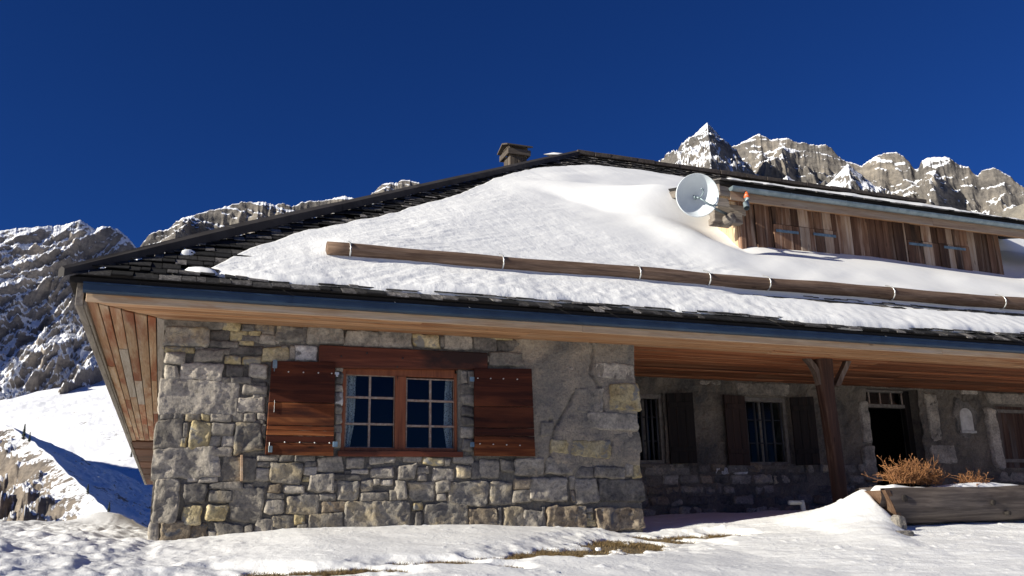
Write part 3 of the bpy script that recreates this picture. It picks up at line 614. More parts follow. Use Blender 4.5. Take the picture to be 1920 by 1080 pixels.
def stone(x0, z0, x1, z1, kind, parent, Y=0.0, proud=.045, corner=False, cell=.024):
    w, h = x1 - x0, z1 - z0; s = min(w, h); sd0 = rng.uniform(0, 99)
    nu = int(np.clip(w / cell, 6, 40)); nv = int(np.clip(h / cell, 5, 22))
    def ax1(n):                                            # finer towards the edges
        t = np.linspace(-1, 1, n + 1); return np.sign(t) * (1 - (1 - np.abs(t)) ** 1.25)
    U, Vv = np.meshgrid(ax1(nu), ax1(nv), indexing='ij')
    kk = rng.uniform(.0, .13, 4); k = np.where(U > 0, np.where(Vv > 0, kk[0], kk[1]), np.where(Vv > 0, kk[2], kk[3])); f = 1 - k * U ** 6 * Vv ** 6
    u, v = (U * f + 1) / 2, (Vv * f + 1) / 2; q = rng.uniform(-.12, .12, 8) * s
    X = x0 + u * w + (1-u) * (1-v) * q[0] + u * (1-v) * q[1] + u * v * q[2] + (1-u) * v * q[3]
    Z = z0 + v * h + (1-u) * (1-v) * q[4] + u * (1-v) * q[5] + u * v * q[6] + (1-u) * v * q[7]
    ew = np.maximum(np.abs(U), np.abs(Vv)) ** 3; am = min(.02, .10 * s)
    X = X + ew * am * fbm(X * 9, Z * 9, sd0, 3); Z = Z + ew * am * fbm(X * 9, Z * 9, sd0 + 31, 3)
    if corner: X = np.maximum(X, WX0 - .03 + .012 * perlin(Z * 6, sd0, 1))
    proud = min(proud * rng.uniform(.55, 1.35), .3 * s + .01)
    de = np.minimum((1 - np.abs(U)) * w / 2, (1 - np.abs(Vv)) * h / 2); ed = min(.016, .12 * s)
    pr = np.sqrt(np.clip(1 - (1 - np.clip(de / ed, 0, 1)) ** 2, 0, 1))
    tx, tz = rng.uniform(-.35, .35), rng.uniform(-.3, .3); amp = min(.030, .13 * s) * rng.uniform(.5, 1.15)
    rg = fbm(X * 5.5 + sd0, Z * 5.5, sd0, 4, .62) + .7 * (ridged(X * 9, Z * 9, sd0, 4, .6) - .6) + .25 * perlin(X * 38, Z * 38, sd0)
    y = Y - proud * (.25 + .75 * pr) * (1 + tx * (u - .5) + tz * (v - .5)) - pr * amp * rg
    y = np.minimum(y, Y - (.010 + .012 * pr))
    P = np.stack([X, y, Z], -1); F = [tuple(q) for q in grid_faces(nu + 1, nv + 1)]
    idx = np.arange((nu + 1) * (nv + 1)).reshape(nu + 1, nv + 1)
    loop = list(idx[:, 0]) + list(idx[-1, 1:]) + list(idx[-2::-1, -1]) + list(idx[0, -2:0:-1])
    P = P.reshape(-1, 3); B = P[loop].copy(); B[:, 1] = Y + (.25 if corner else .05); n0 = len(P); L = len(loop)
    F += [(loop[(i+1) % L], loop[i], n0 + i, n0 + (i+1) % L) for i in range(L)]
    return mesh('stone', np.concatenate([P, B]), F, M[kind], parent, True)
for (cx_, cy_), txt in STONES:
    for it in txt.replace('\n', '').split(';'):
        a = it.split(); x0, y0, x1, y1 = [float(q) / 4 for q in a[:4]]; x0 += cx_; x1 += cx_; y0 += cy_; y1 += cy_
        xm, ym = (x0 + x1) / 2, (y0 + y1) / 2
        xa, xb = at(x0, ym)[0], at(x1, ym)[0]; za, zb2 = at(xm, y1)[2], at(xm, y0)[2]
        inpl = plaster(np.array([(xa + xb) / 2]), np.array([(za + zb2) / 2]))[0]
        g_ = .004 if inpl > .5 else .007
        stone(xa - g_, za - g_, xb + g_, zb2 + g_, a[4], front_wall, 0, .085 if inpl > .5 else .044, corner=x0 < 322)
# filler chips pressed into the joints
for _ in range(60):
    x = rng.uniform(.2, 6); z = rng.uniform(1.5, 3.8)
    if OX0 - .1 < x < OX1 + .1 and z > OZ0 - .1 or plaster(np.array([x]), np.array([z]))[0] > .3: continue
    w, h = rng.uniform(.03, .07), rng.uniform(.02, .045)
    stone(x - w, z - h, x + w, z + h, rng.choice(['d', 'g', 'k']), front_wall, 0, .022)
peg = hexa('wooden_peg', [tuple(at(453 + dx, py, Y)) for py, sgn in ((902, 0), (853, 1)) for dx, Y in ((-2.5, -.075), (2.5, -.075), (2.5, -.02), (-2.5, -.02))], M['fascia'], front_wall, .003)

# ------------------------------------------------------------------ chalet: window and shutters
def XX(px, Y, py=770): return at(px, py, Y)[0]
def ZZ(py, Y, px=750): return at(px, py, Y)[2]
lint = hexa('lintel', [(XX(598, -.05, 670), -.07, ZZ(690, -.05, 620)), (XX(914, -.05, 680), -.07, ZZ(692, -.05, 890)), (XX(914, -.05, 680), .3, ZZ(692, -.05, 890)), (XX(598, -.05, 670), .3, ZZ(690, -.05, 620)),
                       (XX(598, -.05, 670), -.07, ZZ(648, -.05, 620)), (XX(914, -.05, 680), -.075, ZZ(661, -.05, 890)), (XX(914, -.05, 680), .3, ZZ(661, -.05, 890)), (XX(598, -.05, 670), .3, ZZ(648, -.05, 620))], M['lintel'], chalet, .012)
for px, py in ((688, 662), (640, 668), (755, 672), (745, 688)):
    p = at(px, py, -.072); tube('bolt', [p, p + np.array([0, -.012, 0])], .011, M['iron'], lint, 8)
win = empty('window', (2.76, .05, 2.42), chalet); WY = .10
def wb(name, pxa, pxb, pya, pyb, ya, yb, mat, parent=None, bev=.004):
    Y = ya; return box(name, XX(pxa, Y), XX(pxb, Y), ya, yb, ZZ(pyb, Y), ZZ(pya, Y), M[mat], parent or win, bev)
wb('frame', 636, 647, 690, 852, .05, .18, 'frame'); wb('frame', 853, 866, 696, 852, .05, .18, 'frame')
wb('frame', 647, 853, 683, 705, .055, .18, 'frame'); wb('frame', 647, 853, 840, 850, .06, .18, 'frame')
wb('mullion', 741, 761, 705, 842, .045, .18, 'frame'); wb('sill', 637, 868, 846, 856, -.05, .2, 'lintel', chalet)
for xs, ys in (((647, 693, 741), (706, 747, 796, 840)), ((761, 807, 853), (709, 750, 798, 840))):
    for c in range(2):
        for k in range(3):
            box('pane', XX(xs[c], .12), XX(xs[c+1], .12), .118, .123, ZZ(ys[k+1], .12), ZZ(ys[k], .12), M['glass'], win, 0)
    for px in (xs[0] + 1.2, xs[1], xs[2] - 1.2): wb('muntin', px - (2.0 if px == xs[1] else 1.3), px + (2.0 if px == xs[1] else 1.3), ys[0], ys[3], .10, .14, 'muntin')
    for py in ys: wb('muntin', xs[0], xs[2], py - (2.0 if py in ys[1:3] else 1.2), py + (2.0 if py in ys[1:3] else 1.2), .097, .137, 'muntin')
def curtain(pts, label):                                   # pts: (py, px left, px right)
    Y = .24; nu, nv = 26, 40; V = np.zeros((nu, nv, 3))
    py = np.linspace(pts[0][0], pts[-1][0], nv)
    for j in range(nv):
        a = np.interp(py[j], [p[0] for p in pts], [p[1] for p in pts]); b = np.interp(py[j], [p[0] for p in pts], [p[2] for p in pts])
        for i in range(nu):
            u = i / (nu - 1); p = at(a + (b - a) * u, py[j], Y); V[i, j] = (p[0], Y + .018 * math.sin(u * 19 + .4 * math.sin(j * .2)), p[2])
    Fc = grid_faces(nu, nv); tag(mesh('curtain', np.concatenate([V.reshape(-1, 3), V.reshape(-1, 3) + np.array([0, .003, 0])]), np.concatenate([Fc, Fc + nu * nv]), M['lace'], None, True), label, 'curtain')
curtain([(700, 640, 668), (760, 640, 666), (800, 640, 663), (825, 640, 658), (848, 640, 655)], 'white lace curtain hanging at the left side of the red-framed window')
curtain([(703, 836, 862), (750, 833, 862), (800, 831, 862), (825, 835, 862), (848, 838, 862)], 'white lace curtain hanging at the right side of the red-framed window')
def shutter(edges, left, right, lab, straps):
    s = empty('shutter', at((left + right) / 2, edges[-1], -.1), chalet); s['label'] = lab
    for a, b in zip(edges[:-1], edges[1:]):
        Y0 = -.125 + rng.uniform(-.004, .004)
        lx = lambda py: left - (py - edges[0]) * .073 * (1 if left < 700 else -.01)
        rx = lambda py: right - (py - edges[0]) * (.02 if left < 700 else -.042)
        tilt = lambda px: (px - left) * (.02 if left < 700 else .008)
        c = []
        for py in (b - .5, a + .5):
            for px, yy in ((lx(py), Y0), (rx(py), Y0), (rx(py), -.085), (lx(py), -.085)):
                p = at(px, py + tilt(px), Y0); c.append((p[0], yy, p[2]))
        hexa('board', c, M['shutter_dark' if (a == edges[0] or rng.uniform() < .15) else 'shutter'], s, .004)  # top board always dark: plank tone plus painted eave shade
    for px, py in straps[0]:
        p = at(px, py, -.13); tube('bolt', [p + np.array([0, .01, 0]), p + np.array([0, -.006, 0])], .009, M['steel'], s, 8)
    for x0, y0, x1, y1, mt in straps[1]:
        a = at(x0, y1, -.132); b = at(x1, y0, -.132); box('strap', min(a[0], b[0]), max(a[0], b[0]), -.14, -.118, a[2], b[2], M[mt], s, .002)
shutter([676, 754, 797, 806, 816, 829, 853], 510, 629, 'left shutter, dark upper board over redder lower boards',
        ([(541, 697), (569, 698), (597, 699), (622, 700), (534, 829), (562, 829.5), (590, 830), (618, 830.5)],
         [(511, 675, 520, 690, 'galv'), (513.5, 688, 515.5, 696, 'galv'), (513.5, 750, 515, 773, 'steel'), (504, 829, 506, 846, 'steel'), (503, 836, 511, 848, 'galv'), (628, 698, 636, 702, 'steel'), (630, 702, 634, 706, 'steel'), (624, 828, 633, 838, 'hinge_blue')]))
shutter([690, 762, 802, 817, 855], 890, 997, 'right shutter, dark red brown',
        ([(896, 709), (920, 709.5), (944, 710), (970, 711), (900, 832), (925, 833), (950, 834), (975, 835)],
         [(881, 707, 889, 715, 'hinge_blue'), (882, 829, 889, 838, 'hinge_blue')]))

# ------------------------------------------------------------------ chalet: eaves
BX1 = 23.0
def run(name, x0, x1, y0, y1, z0, z1, mat, parent, seg=(3.2, 5.5), bev=.004, taper=None):
    x = x0; first = True
    while x < x1 - .3:
        nx = min(x + rng.uniform(*seg), x1); a = x + .002
        j = rng.uniform(-.003, .003)
        c = [(a, y0, z0+j), (nx, y0, z0+j), (nx, y1, z0+j), (a, y1, z0+j), (a, y0, z1+j), (nx, y0, z1+j), (nx, y1, z1+j), (a, y1, z1+j)]
        if first and taper is not None:
            for i in (0, 4): c[i] = (taper(y0), y0, c[i][2])
            for i in (3, 7): c[i] = (taper(y1), y1, c[i][2])
        hexa(name, c, mat, parent, bev); x = nx; first = False
eave = empty('eave', (6, -.75, 4.0), chalet)
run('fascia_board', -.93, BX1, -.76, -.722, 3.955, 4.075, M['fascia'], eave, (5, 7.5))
mit = lambda y: -.90 + (y + .75) * 1.06
soff = empty('soffit', (6, 0, ZS), chalet)
yb = -.719
for k, w in enumerate((.15, .14, .15, .145, .15)):
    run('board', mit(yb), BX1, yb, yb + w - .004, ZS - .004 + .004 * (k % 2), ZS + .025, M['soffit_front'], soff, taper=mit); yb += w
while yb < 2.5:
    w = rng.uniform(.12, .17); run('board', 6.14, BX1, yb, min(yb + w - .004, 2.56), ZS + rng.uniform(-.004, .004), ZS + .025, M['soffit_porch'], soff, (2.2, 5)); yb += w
box('soffit_boarding', -.1, BX1, -.7, 3, ZS + .03, ZS + .05, M['underlay'], soff, 0)
xl = -.93
for w in (.115, .10, .125, .13, .14, .10, .10):
    y = -.72 + (xl + w / 2 + .90) * .94; segs = [y]
    while segs[-1] < 16.3: segs.append(min(segs[-1] + rng.uniform(2.2, 7), 16.5 + rng.uniform(-.4, .4)) if segs[-1] < 13 else 16.5 + rng.uniform(-.3, .3))
    for a, b in zip(segs[:-1], segs[1:]):
        j = rng.uniform(-.006, .006); y2 = a + (w * .94 if a == segs[0] else 0)
        hexa('side_board', [(xl + .006, a, ZS+j), (xl + w - .006, y2, ZS+j), (xl + w - .006, b - .006, ZS+j), (xl + .006, b - .006, ZS+j), (xl + .006, a, ZS + .03), (xl + w - .006, y2, ZS + .03), (xl + w - .006, b - .006, ZS + .03), (xl + .006, b - .006, ZS + .03)], M['soffit_left_grey' if xl > -.30 or rng.uniform() < .1 else 'soffit_left'], soff, .004)
    xl += w
box('side_boarding', -.95, -.1, .4, 16.7, ZS + .035, ZS + .055, M['underlay'], soff, 0)
lz = lambda y: ZS - np.maximum(0, y - 16.6) * .2
def slope_bar(name, x0, x1, y0, y1, za, zb2, mat, parent, bev=.006):
    lx = lambda y: .09 * max(0, y - 16.6); r_ = 1 if x1 < -.5 else 0
    c = [(x0 + lx(y0), y0, lz(y0) + za), (x1 + lx(y0) * r_, y0, lz(y0) + za), (x1 + lx(y1) * r_, y1, lz(y1) + za), (x0 + lx(y1), y1, lz(y1) + za)]; c += [(p[0], p[1], p[2] + zb2 - za) for p in c]
    return hexa(name, c, mat, parent, bev)
for k in range(7):
    y = 16.7 + k * .7; slope_bar('lean_to_board', -.95, -.12, y, y + .66, -.03 + rng.uniform(-.03, .02), .03, M['dark_beam'], soff, .012)
slope_bar('lean_to_boarding', -.97, -.1, 16.6, 21.6, .035, .06, M['dark_beam'], soff, 0)
y = -.74
while y < 16.5:
    ny = min(y + rng.uniform(3.5, 5.5), 16.6); box('side_fascia', -1.03, -.955, y, ny - .004, ZS - .06, ZS + .2, M['old_grey'], eave, .004, .003); y = ny
slope_bar('side_fascia', -1.03, -.955, 16.6, 21.6, -.05, .2, M['old_grey'], eave, .004)
box('side_trim', -.953, -.925, -.70, 16.6, ZS - .045, ZS + .02, M['old_grey'], eave, .004)
run('eave_trim', -1.02, BX1, -.80, -.775, 4.16, 4.262, M['cap'], eave, (4, 6), .003)
# gutter: an open trough of folded sheet with a rolled lip
prof = [(-.772, 4.165), (-.772, 4.05), (-.782, 4.040), (-.845, 4.040), (-.868, 4.062), (-.872, 4.125), (-.885, 4.130), (-.885, 4.148), (-.870, 4.150), (-.866, 4.128), (-.862, 4.066), (-.842, 4.047), (-.786, 4.047), (-.779, 4.052), (-.779, 4.165)]
gut = empty('gutter', (6, -.83, 4.04), chalet); x = -.96; gi = 0
while x < BX1:
    nx = min(x + (2.9 if gi else 2.2), BX1); V = []; n = len(prof)
    dz = rng.uniform(-.002, .002)
    for xx in (x + .002, nx + .012): V += [(xx, a, b + dz) for a, b in prof]
    F = [(i, (i+1) % n, n + (i+1) % n, n + i) for i in range(n)]
    if gi == 0: F.append(tuple(range(n))[::-1]); V += [(x + .003, a, b) for a, b in prof[1:6]] ; F.append(tuple(range(2*n, 2*n+5)))
    mesh('gutter_length', V, F, M['gutter'], gut); x = nx; gi += 1
for x in np.arange(-.4, BX1, .95):
    V, F = tube_vf([(x, -.775, 4.24), (x, -.80, 4.20), (x + .004, -.868, 4.155), (x + .004, -.885, 4.150)], .005, 6); mesh('hanger', V, F, M['steel'] if rng.uniform() < .3 else M['iron'], gut)

# ------------------------------------------------------------------ chalet: roof
rv = np.array([(K0, KY, KZ), (26, KY, KZ), (26, RY, roofz(RY)), (RX, RY, roofz(RY)), (K0, 22.85, KZ), (26, 22.85, KZ)], float)
rv2 = rv - np.array([0, 0, .035]); rv3 = rv - np.array([0, 0, .10])
RF = [(0, 1, 2, 3), (0, 3, 4), (4, 3, 2, 5)]
roof = mesh('roof', np.concatenate([rv2, rv3]), RF + [tuple(i + 6 for i in f[::-1]) for f in RF] + [(0, 6, 7, 1), (0, 4, 10, 6)], M['underlay'], chalet)
HI = [(388, 497), (404, 488), (430, 473), (470, 456), (520, 441), (570, 428), (620, 418), (660, 411), (700, 401), (740, 393), (770, 384), (800, 376), (830, 369), (860, 358), (880, 351), (905, 340), (935, 328), (965, 321), (1000, 314), (1040, 310), (1080, 307), (1120, 308), (1170, 313), (1215, 319), (1260, 326), (1300, 331), (1340, 334), (1400, 340), (1450, 343), (1500, 350)]
LO = [(388, 500), (410, 510), (440, 517), (480, 524), (520, 529), (570, 532), (620, 534), (660, 537), (720, 543), (780, 548), (860, 553), (940, 559), (1000, 563), (1060, 566), (1120, 571), (1180, 577), (1240, 581), (1300, 586), (1360, 589), (1420, 594), (1480, 600), (1540, 606), (1600, 612), (1640, 614), (1700, 617), (1760, 619), (1800, 622), (1860, 624), (1920, 626), (2100, 640)]
hi = np.array([roof_at(a, b, .10)[:2] for a, b in HI]); lo_ = np.array([roof_at(a, b, .03)[:2] for a, b in LO])
hi = hi[np.argsort(hi[:, 0])]; hi = np.concatenate([hi, [[19, 10.5], [26, 10.5]]])
TIPX = float(max(hi[0, 0], lo_[0, 0]))
def yhi(x): return np.interp(x, hi[:, 0], hi[:, 1]) + .07 * fbm(np.asarray(x) * 2.1, 1.3, 2, 4)
def ylo(x): return np.interp(x, lo_[:, 0], lo_[:, 1]) + .035 * fbm(np.asarray(x) * 1.6, 7.3, 2, 4)
LG0 = roof_at(613, 466, .22); LG1 = roof_at(1935, 572, .22)
def ylog(x): return LG0[1] + (np.asarray(x) - LG0[0]) / (LG1[0] - LG0[0]) * (LG1[1] - LG0[1])
DY, EY = 2.75, 2.25
ZE = at(1372, 352, EY)[2]; DS = .27; GX0 = at(1366, 350, EY)[0]; VX0 = at(1346, 346, EY)[0]; DXE = 20.0
DX0, DX1 = at(1389, 430, DY)[0], at(1869, 480, DY)[0]
def roof_smooth(x, y): return sstep(-.8, 1.2, (x - 6.0) - .55 * np.abs(y - 4.6) + .9 * perlin(x * .6, y * .6, 3))
def roof_snow_h(x, y):
    a, b = ylo(x), yhi(x); d = np.minimum((y - a) * 1.25, (b - y) * 1.1); d = np.minimum(d, (x - TIPX) * .6 + .02)
    smooth = roof_smooth(x, y)
    thick = .085 + .06 * sstep(.3, 1.3, y - a) + .03 * perlin(x * .8, y * .8, 11) + .03 * smooth * sstep(.8, 2.2, y)
    thick = thick * (.42 + .58 * sstep(0, 1.6, b - y)); e = np.clip(d / .13, 0, 1); h = thick * np.sqrt(np.clip(1 - (1 - e) ** 2, 0, 1))
    s1 = (x + .75 * y); s2 = (y - .55 * x)
    rgh = (.6 + .6 * sstep(-.3, .5, perlin(x * .5, y * .5, 21))) * (.013 * fbm(s1 * 1.0, s2 * 4.2, 5, 4, .6) + .008 * ridged(s1 * 1.8, s2 * 6.5, 9, 3)) + .03 * perlin(x * .45, y * .6, 23)
    mel = .013 * fbm(x * 5.5, y * 5.5, 14, 3) * (1 - sstep(.1, .9, y - a))
    h = h + e * (rgh * (1 - .8 * smooth) + mel + .03 * smooth * perlin(s1 * .5, s2 * 1.6, 6))
    yl = ylog(x); on = sstep(LG0[0] - .2, LG0[0] + .3, x)
    h = h + on * .09 * sstep(yl - .05, yl + .10, y) * sstep(yl + .9, yl + .15, y)       # piled against the log
    tr = sstep(7.4, 9.2, x + .5 * perlin(x * 1.1, 2, 2)); wd = .16 + .10 * tr + .05 * perlin(x * 1.7, 5, 5)
    tren = on * sstep(yl - wd - .10, yl - wd, y) * sstep(yl + .06, yl - .04, y)
    h = h - tren * (.02 + .25 * tr)
    dl = np.hypot(np.maximum(np.maximum(DX0 - x, x - DX1), 0), np.maximum(DY - y, 0))   # drift swept up against the dormer
    h = h - (h - np.interp(x, [DX0, DX0 + 1.5, DX0 + 3.2, DX1 - 1.5, DX1], [.07, .10, .13, .07, .05])) * sstep(1.1, .1, dl) * sstep(DY + .5, DY + .1, y) * (x > DX0 - .8)
    h = h - .12 * np.exp(-(((x - DX0 + .35) / .45) ** 2 + ((y - DY - .1) / .7) ** 2)) + .13 * np.exp(-(((x - DX0 + 1.5) / .6) ** 2 + ((y - DY - .3) / 1.4) ** 2))
    T = ZE + .05 + DS * (y - EY) - .02 - roofz(y)
    T = T + .19 * sstep(3.6, 4.3, y); bank = T * sstep(VX0 - 2.4 - 2.2 * sstep(4, 6, y), VX0 + .05, x) * sstep(3.3, 4.2, y) * sstep(DX0 + .6, DX0 + .5, x) * (T > 0)
    over = (T + .0) * sstep(4.3, 5.0, y) * (x > DX0 + .4) * (T > 0)
    kk = .30 * sstep(0, .25, bank); h = np.where(bank > 0, (h + bank + np.sqrt((h - bank) ** 2 + kk * kk)) / 2 - kk * .12, h)
    return np.maximum(h, over)
xs = np.concatenate([np.linspace(TIPX + .01, TIPX + .6, 26), np.arange(TIPX + .63, 15.5, .04), np.arange(15.55, 25, .12)])
tt = np.concatenate([[0, .002, .006], np.linspace(.012, .2, 60), np.linspace(.204, .96, 170), np.linspace(.963, .994, 16), [.997, 1]])
XS = np.repeat(xs[:, None], len(tt), 1); a = ylo(xs)[:, None]; b = np.maximum(yhi(xs)[:, None], a + .02); YS = a + (b - a) * tt[None]
HS = roof_snow_h(XS, YS); HS[:, 0] = -.06; HS[:, -1] = -.06; HS[0, :] = -.06
rs = mesh('roof_snow', np.stack([XS, YS, roofz(YS) + .02 + HS], -1).reshape(-1, 3), grid_faces(*XS.shape), M['roof_snow'], None, True)
rs.data.attributes.new('crust', 'FLOAT', 'POINT').data.foreach_set('value', (1 - roof_smooth(XS, YS)).ravel().astype(np.float32))
tag(rs, 'thick crusted snow lying on the front slope of the shingle roof', 'snow', kind='stuff')

sh = []
EXPO = .165
ncourse = int((RY - KY) / EXPO)
for k in range(ncourse):
    y0 = KY - .06 + k * EXPO; x = K0 + max(0, (y0 - KY)) * 1.003 + .02
    while x < 19:
        w = rng.uniform(.10, .26); xc = x + w / 2; yc = y0 + EXPO * .5
        if x > 16 and yc > 1: x += 8; continue
        cov = False
        if xc > TIPX + .3:
            lo1, hi1 = float(ylo(xc)), float(yhi(xc)); cov = lo1 + .30 < yc < hi1 - .25
            if cov and xc > 7.0 and abs(yc - float(ylog(xc)) + .15) < .3: cov = False
        if not cov and rng.uniform() > .025:
            j = rng.uniform(-.02, .02); lift = .040 + .012 * (k % 2) + rng.uniform(-.01, .018); y1 = y0 + EXPO + .07; sk = rng.uniform(-.006, .006); th = rng.uniform(.010, .02)
            c = []
            for yy, zz in ((y0 + j, lift), (y1, .008)):
                for xx in (x + .004 + (sk if yy == y1 else 0), x + w - .004): c.append((xx, yy, float(roofz(yy)) + zz))
            A_b = [(p[0], p[1], p[2] - th) for p in c]
            Vv = [A_b[0], A_b[1], A_b[3], A_b[2], c[0], c[1], c[3], c[2]]
            sh.append((math.dist((xc, yc, float(roofz(yc))), EYE) / math.sqrt(w), Vv))
        x += w
BF = [(3,2,1,0), (4,5,6,7), (0,1,5,4), (1,2,6,5), (2,3,7,6), (3,0,4,7)]
sh.sort(key=lambda q: q[0])
for _, v in sh[:300]: mesh('shingle', v, BF, M['shingle'], roof)
V, F = join_vf([(v, BF) for _, v in sh[300:]]); tag(mesh('shingles', V, F, M['shingle'], roof), kind='stuff')
# little patches of leftover snow among the shingles
for px, py, r1, ll in ((380, 508, .10, 'small lump of leftover snow on the dark shingles just left of the roof snow tip'), (352, 474, .05, 'tiny leftover dab of snow on the dark shingles close below the hip')):
    p = roof_at(px, py, .04); V = []; n = 14
    for k, (f, h) in enumerate(((1, -.01), (.8, .03), (.4, .05))):
        for i in range(n):
            t = i * 6.283 / n; q = f * r1 * (1 + .3 * math.sin(t * 2 + px) + .15 * math.sin(5 * t)); yy = p[1] + .55 * q * math.sin(t); V.append((p[0] + 1.6 * q * math.cos(t), yy, float(roofz(yy)) + .03 + h))
    V.append((p[0], p[1], float(roofz(p[1])) + .085)); F = [(k*n+i, k*n+(i+1) % n, (k+1)*n+(i+1) % n, (k+1)*n+i) for k in range(2) for i in range(n)] + [(2*n+i, 2*n+(i+1) % n, 3*n) for i in range(n)]
    tag(mesh('snow_patch', V, F, M['roof_snow'], None, True), ll, 'snow')
# folded hip cap in lengths, and the ridge
hp0, hp1 = np.array([K0 - .06, KY - .06, KZ - .02]), np.array([RX, RY, float(roofz(RY))]); nl = 7
hd = (hp1 - hp0) / np.linalg.norm(hp1 - hp0); sidev = np.array([hd[1], -hd[0], 0]); sidev /= np.linalg.norm(sidev)
for k in range(nl):
    p = hp0 + (hp1 - hp0) * k / nl - hd * .03; q = hp0 + (hp1 - hp0) * (k + 1) / nl; c = []
    for e, up, wd, ht in ((p, .004 * (k % 2), .15 if k else .045, 1 if k else .6), (q, .004 * (k % 2), .15, 1)):
        c.append([e + sidev * wd + np.array([0, 0, -.035 + up]), e + sidev * wd + np.array([0, 0, .085 * ht + up]), e + np.array([0, 0, .135 * ht + up]), e - sidev * wd + np.array([0, 0, .085 * ht + up]), e - sidev * wd + np.array([0, 0, -.035 + up])])
    mesh('hip_cap', c[0] + c[1], [(i, (i+1) % 5, 5 + (i+1) % 5, 5 + i) for i in range(5)] + [(4, 3, 2, 1, 0), (5, 6, 7, 8, 9)], M['cap'], roof)
x = RX - .05
while x < 24:
    nx = x + rng.uniform(.5, 1.1); zr = float(roofz(RY)); box('ridge_board', x, nx - .01, RY - .22, RY + .15, zr - .06, zr + .07 + rng.uniform(-.012, .012), M['ridge'], roof, .01, .01); x = nx
tag(mesh('snow_patch', [tuple(np.array(p) * s + np.array([10.25, 10.95, 11.92])) for s in (1,) for p in [(-.55, 0, 0), (-.1, -.1, .02), (.35, 0, .05), (.0, .25, .02), (-.2, .05, .13), (.15, .05, .15)]], [(0, 1, 4), (1, 2, 5), (1, 5, 4), (2, 3, 5), (3, 4, 5), (3, 0, 4)], M['roof_snow'], None, True), 'thin strip of snow on the hip just left of the roof apex', 'snow')

# ------------------------------------------------------------------ snow guard log
lg = empty('snow_guard_log', (LG0 + LG1) / 2); tag(lg, 'long grey-brown log held by metal hooks across the snowy roof', 'snow guard')
npt = 60; P = [LG0 + (LG1 - LG0) * t for t in np.linspace(0, 1, npt)]
P = [p + np.array([0, .01 * math.sin(i * .5), .008 * math.sin(i * .33 + 1)]) for i, p in enumerate(P)]
tube('log', P, [.088 + .03 * (i / npt) + .004 * math.sin(i * .9) for i in range(npt)], M['log'], lg, 20)
for px in (655, 940, 1195, 1325, 1437, 1668, 1875):
    t = (px - 613) / (1935 - 613); lo2, hi2 = 0.0, 1.0
    for _ in range(40):
        mid = (lo2 + hi2) / 2; p = LG0 + (LG1 - LG0) * mid; q = AX.T @ (p - EYE)
        if PCX + FPX * q[0] / q[2] < px: lo2 = mid
        else: hi2 = mid
    rr = .088 + .03 * mid; c = []
    for k in range(15):
        a = math.radians(-115 + 190 * k / 14); c.append(p + np.array([0, -math.cos(a) * (rr + .012), math.sin(a) * (rr + .012)]))
    c.append(c[-1] + np.array([0, .10, .045]))
    tube('hook', c, .011, M['steel'], lg, 8)

# ------------------------------------------------------------------ dormer
dorm = empty('dormer', (13.5, DY, float(roofz(DY))), chalet); dorm['label'] = 'long shed dormer clad in brown upright boards'
def droof(y): return ZE + .05 + DS * (y - EY)
HINGES = [(1455, 433, 1497, 436), (1525, 439, 1567, 443), (1704, 457, 1747, 461), (1770, 463, 1810, 468)]
hatch = [(at(1450, 430, DY)[0], at(1570, 440, DY)[0]), (at(1700, 460, DY)[0], at(1815, 465, DY)[0])]; hatch_top = at(1510, 427, DY)[2]
x = DX0
while x < DX1 - .02:
    w = rng.uniform(.13, .27)
    for a, b in hatch:
        if x < a - .03 < x + w: w = a - x
        if x < b - .03 < x + w: w = b - x
    w = min(w, DX1 - x); inh = any(a - .02 <= x < b - .02 for a, b in hatch); y0 = DY + rng.uniform(-.022, .022)
    dm = M[rng.choice(['dormer', 'dormer_pale', 'dormer_dark'], p=[.55, .22, .23])]; zb_, zt = float(roofz(DY)) - .25, float(droof(DY)) - .02
    if inh:
        box('board', x + .003, x + w - .003, y0, y0 + .03, hatch_top + .006, zt, dm, dorm, .003, .002)
        box('hatch_board', x + .003, x + w - .003, y0 - .012, y0 + .02, zb_, hatch_top - .006, dm, dorm, .003, .002)
    else: box('board', x + .003, x + w - .003, y0, y0 + .03, zb_, zt, dm, dorm, .003, .004)
    x += w
for a, b, c, d in HINGES:
    p, q = at(a, b, DY - .03), at(c, d, DY - .03); zz = (p[2] + q[2]) / 2
    box('strap_hinge', p[0], q[0], DY - .045, DY - .024, zz - .028, zz + .028, M['hinge_blue'], dorm, .004)
y = DY
while y < 7.2:                                             # left side of the dormer, facing the sun
    w = rng.uniform(.16, .28); box('side_board', DX0 - .02, DX0 + .012, y + .003, y + w - .003, float(roofz(y)) - .3, float(droof(y + w)) - .02, M['dormer_side_lit'], dorm, .003, .003); y += w
box('corner_post', DX0 - .03, DX0 + .09, DY - .03, DY + .09, float(roofz(DY)) - .3, float(droof(DY)) - .03, M['dormer'], dorm, .008)
box('end_post', DX1 - .02, DX1 + .12, DY - .02, DY + .12, float(roofz(DY)) - .3, float(droof(DY)) - .03, M['dormer'], dorm, .008)
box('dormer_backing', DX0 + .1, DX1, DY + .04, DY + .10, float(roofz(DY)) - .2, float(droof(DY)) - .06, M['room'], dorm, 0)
def slab(name, x0, x1, y0, y1, za, zb2, mat, bev=.01):      # za/zb2: offset range above the dormer roof line
    c = [(x0, y0, droof(y0) + za), (x1, y0, droof(y0) + za), (x1, y1, droof(y1) + za), (x0, y1, droof(y1) + za), (x0, y0, droof(y0) + zb2), (x1, y0, droof(y0) + zb2), (x1, y1, droof(y1) + zb2), (x0, y1, droof(y1) + zb2)]
    return hexa(name, c, mat, dorm, bev)
slab('dormer_roof', VX0 + .02, DXE, EY - .02, 7.4, .0, .07, M['underlay'])
x = VX0
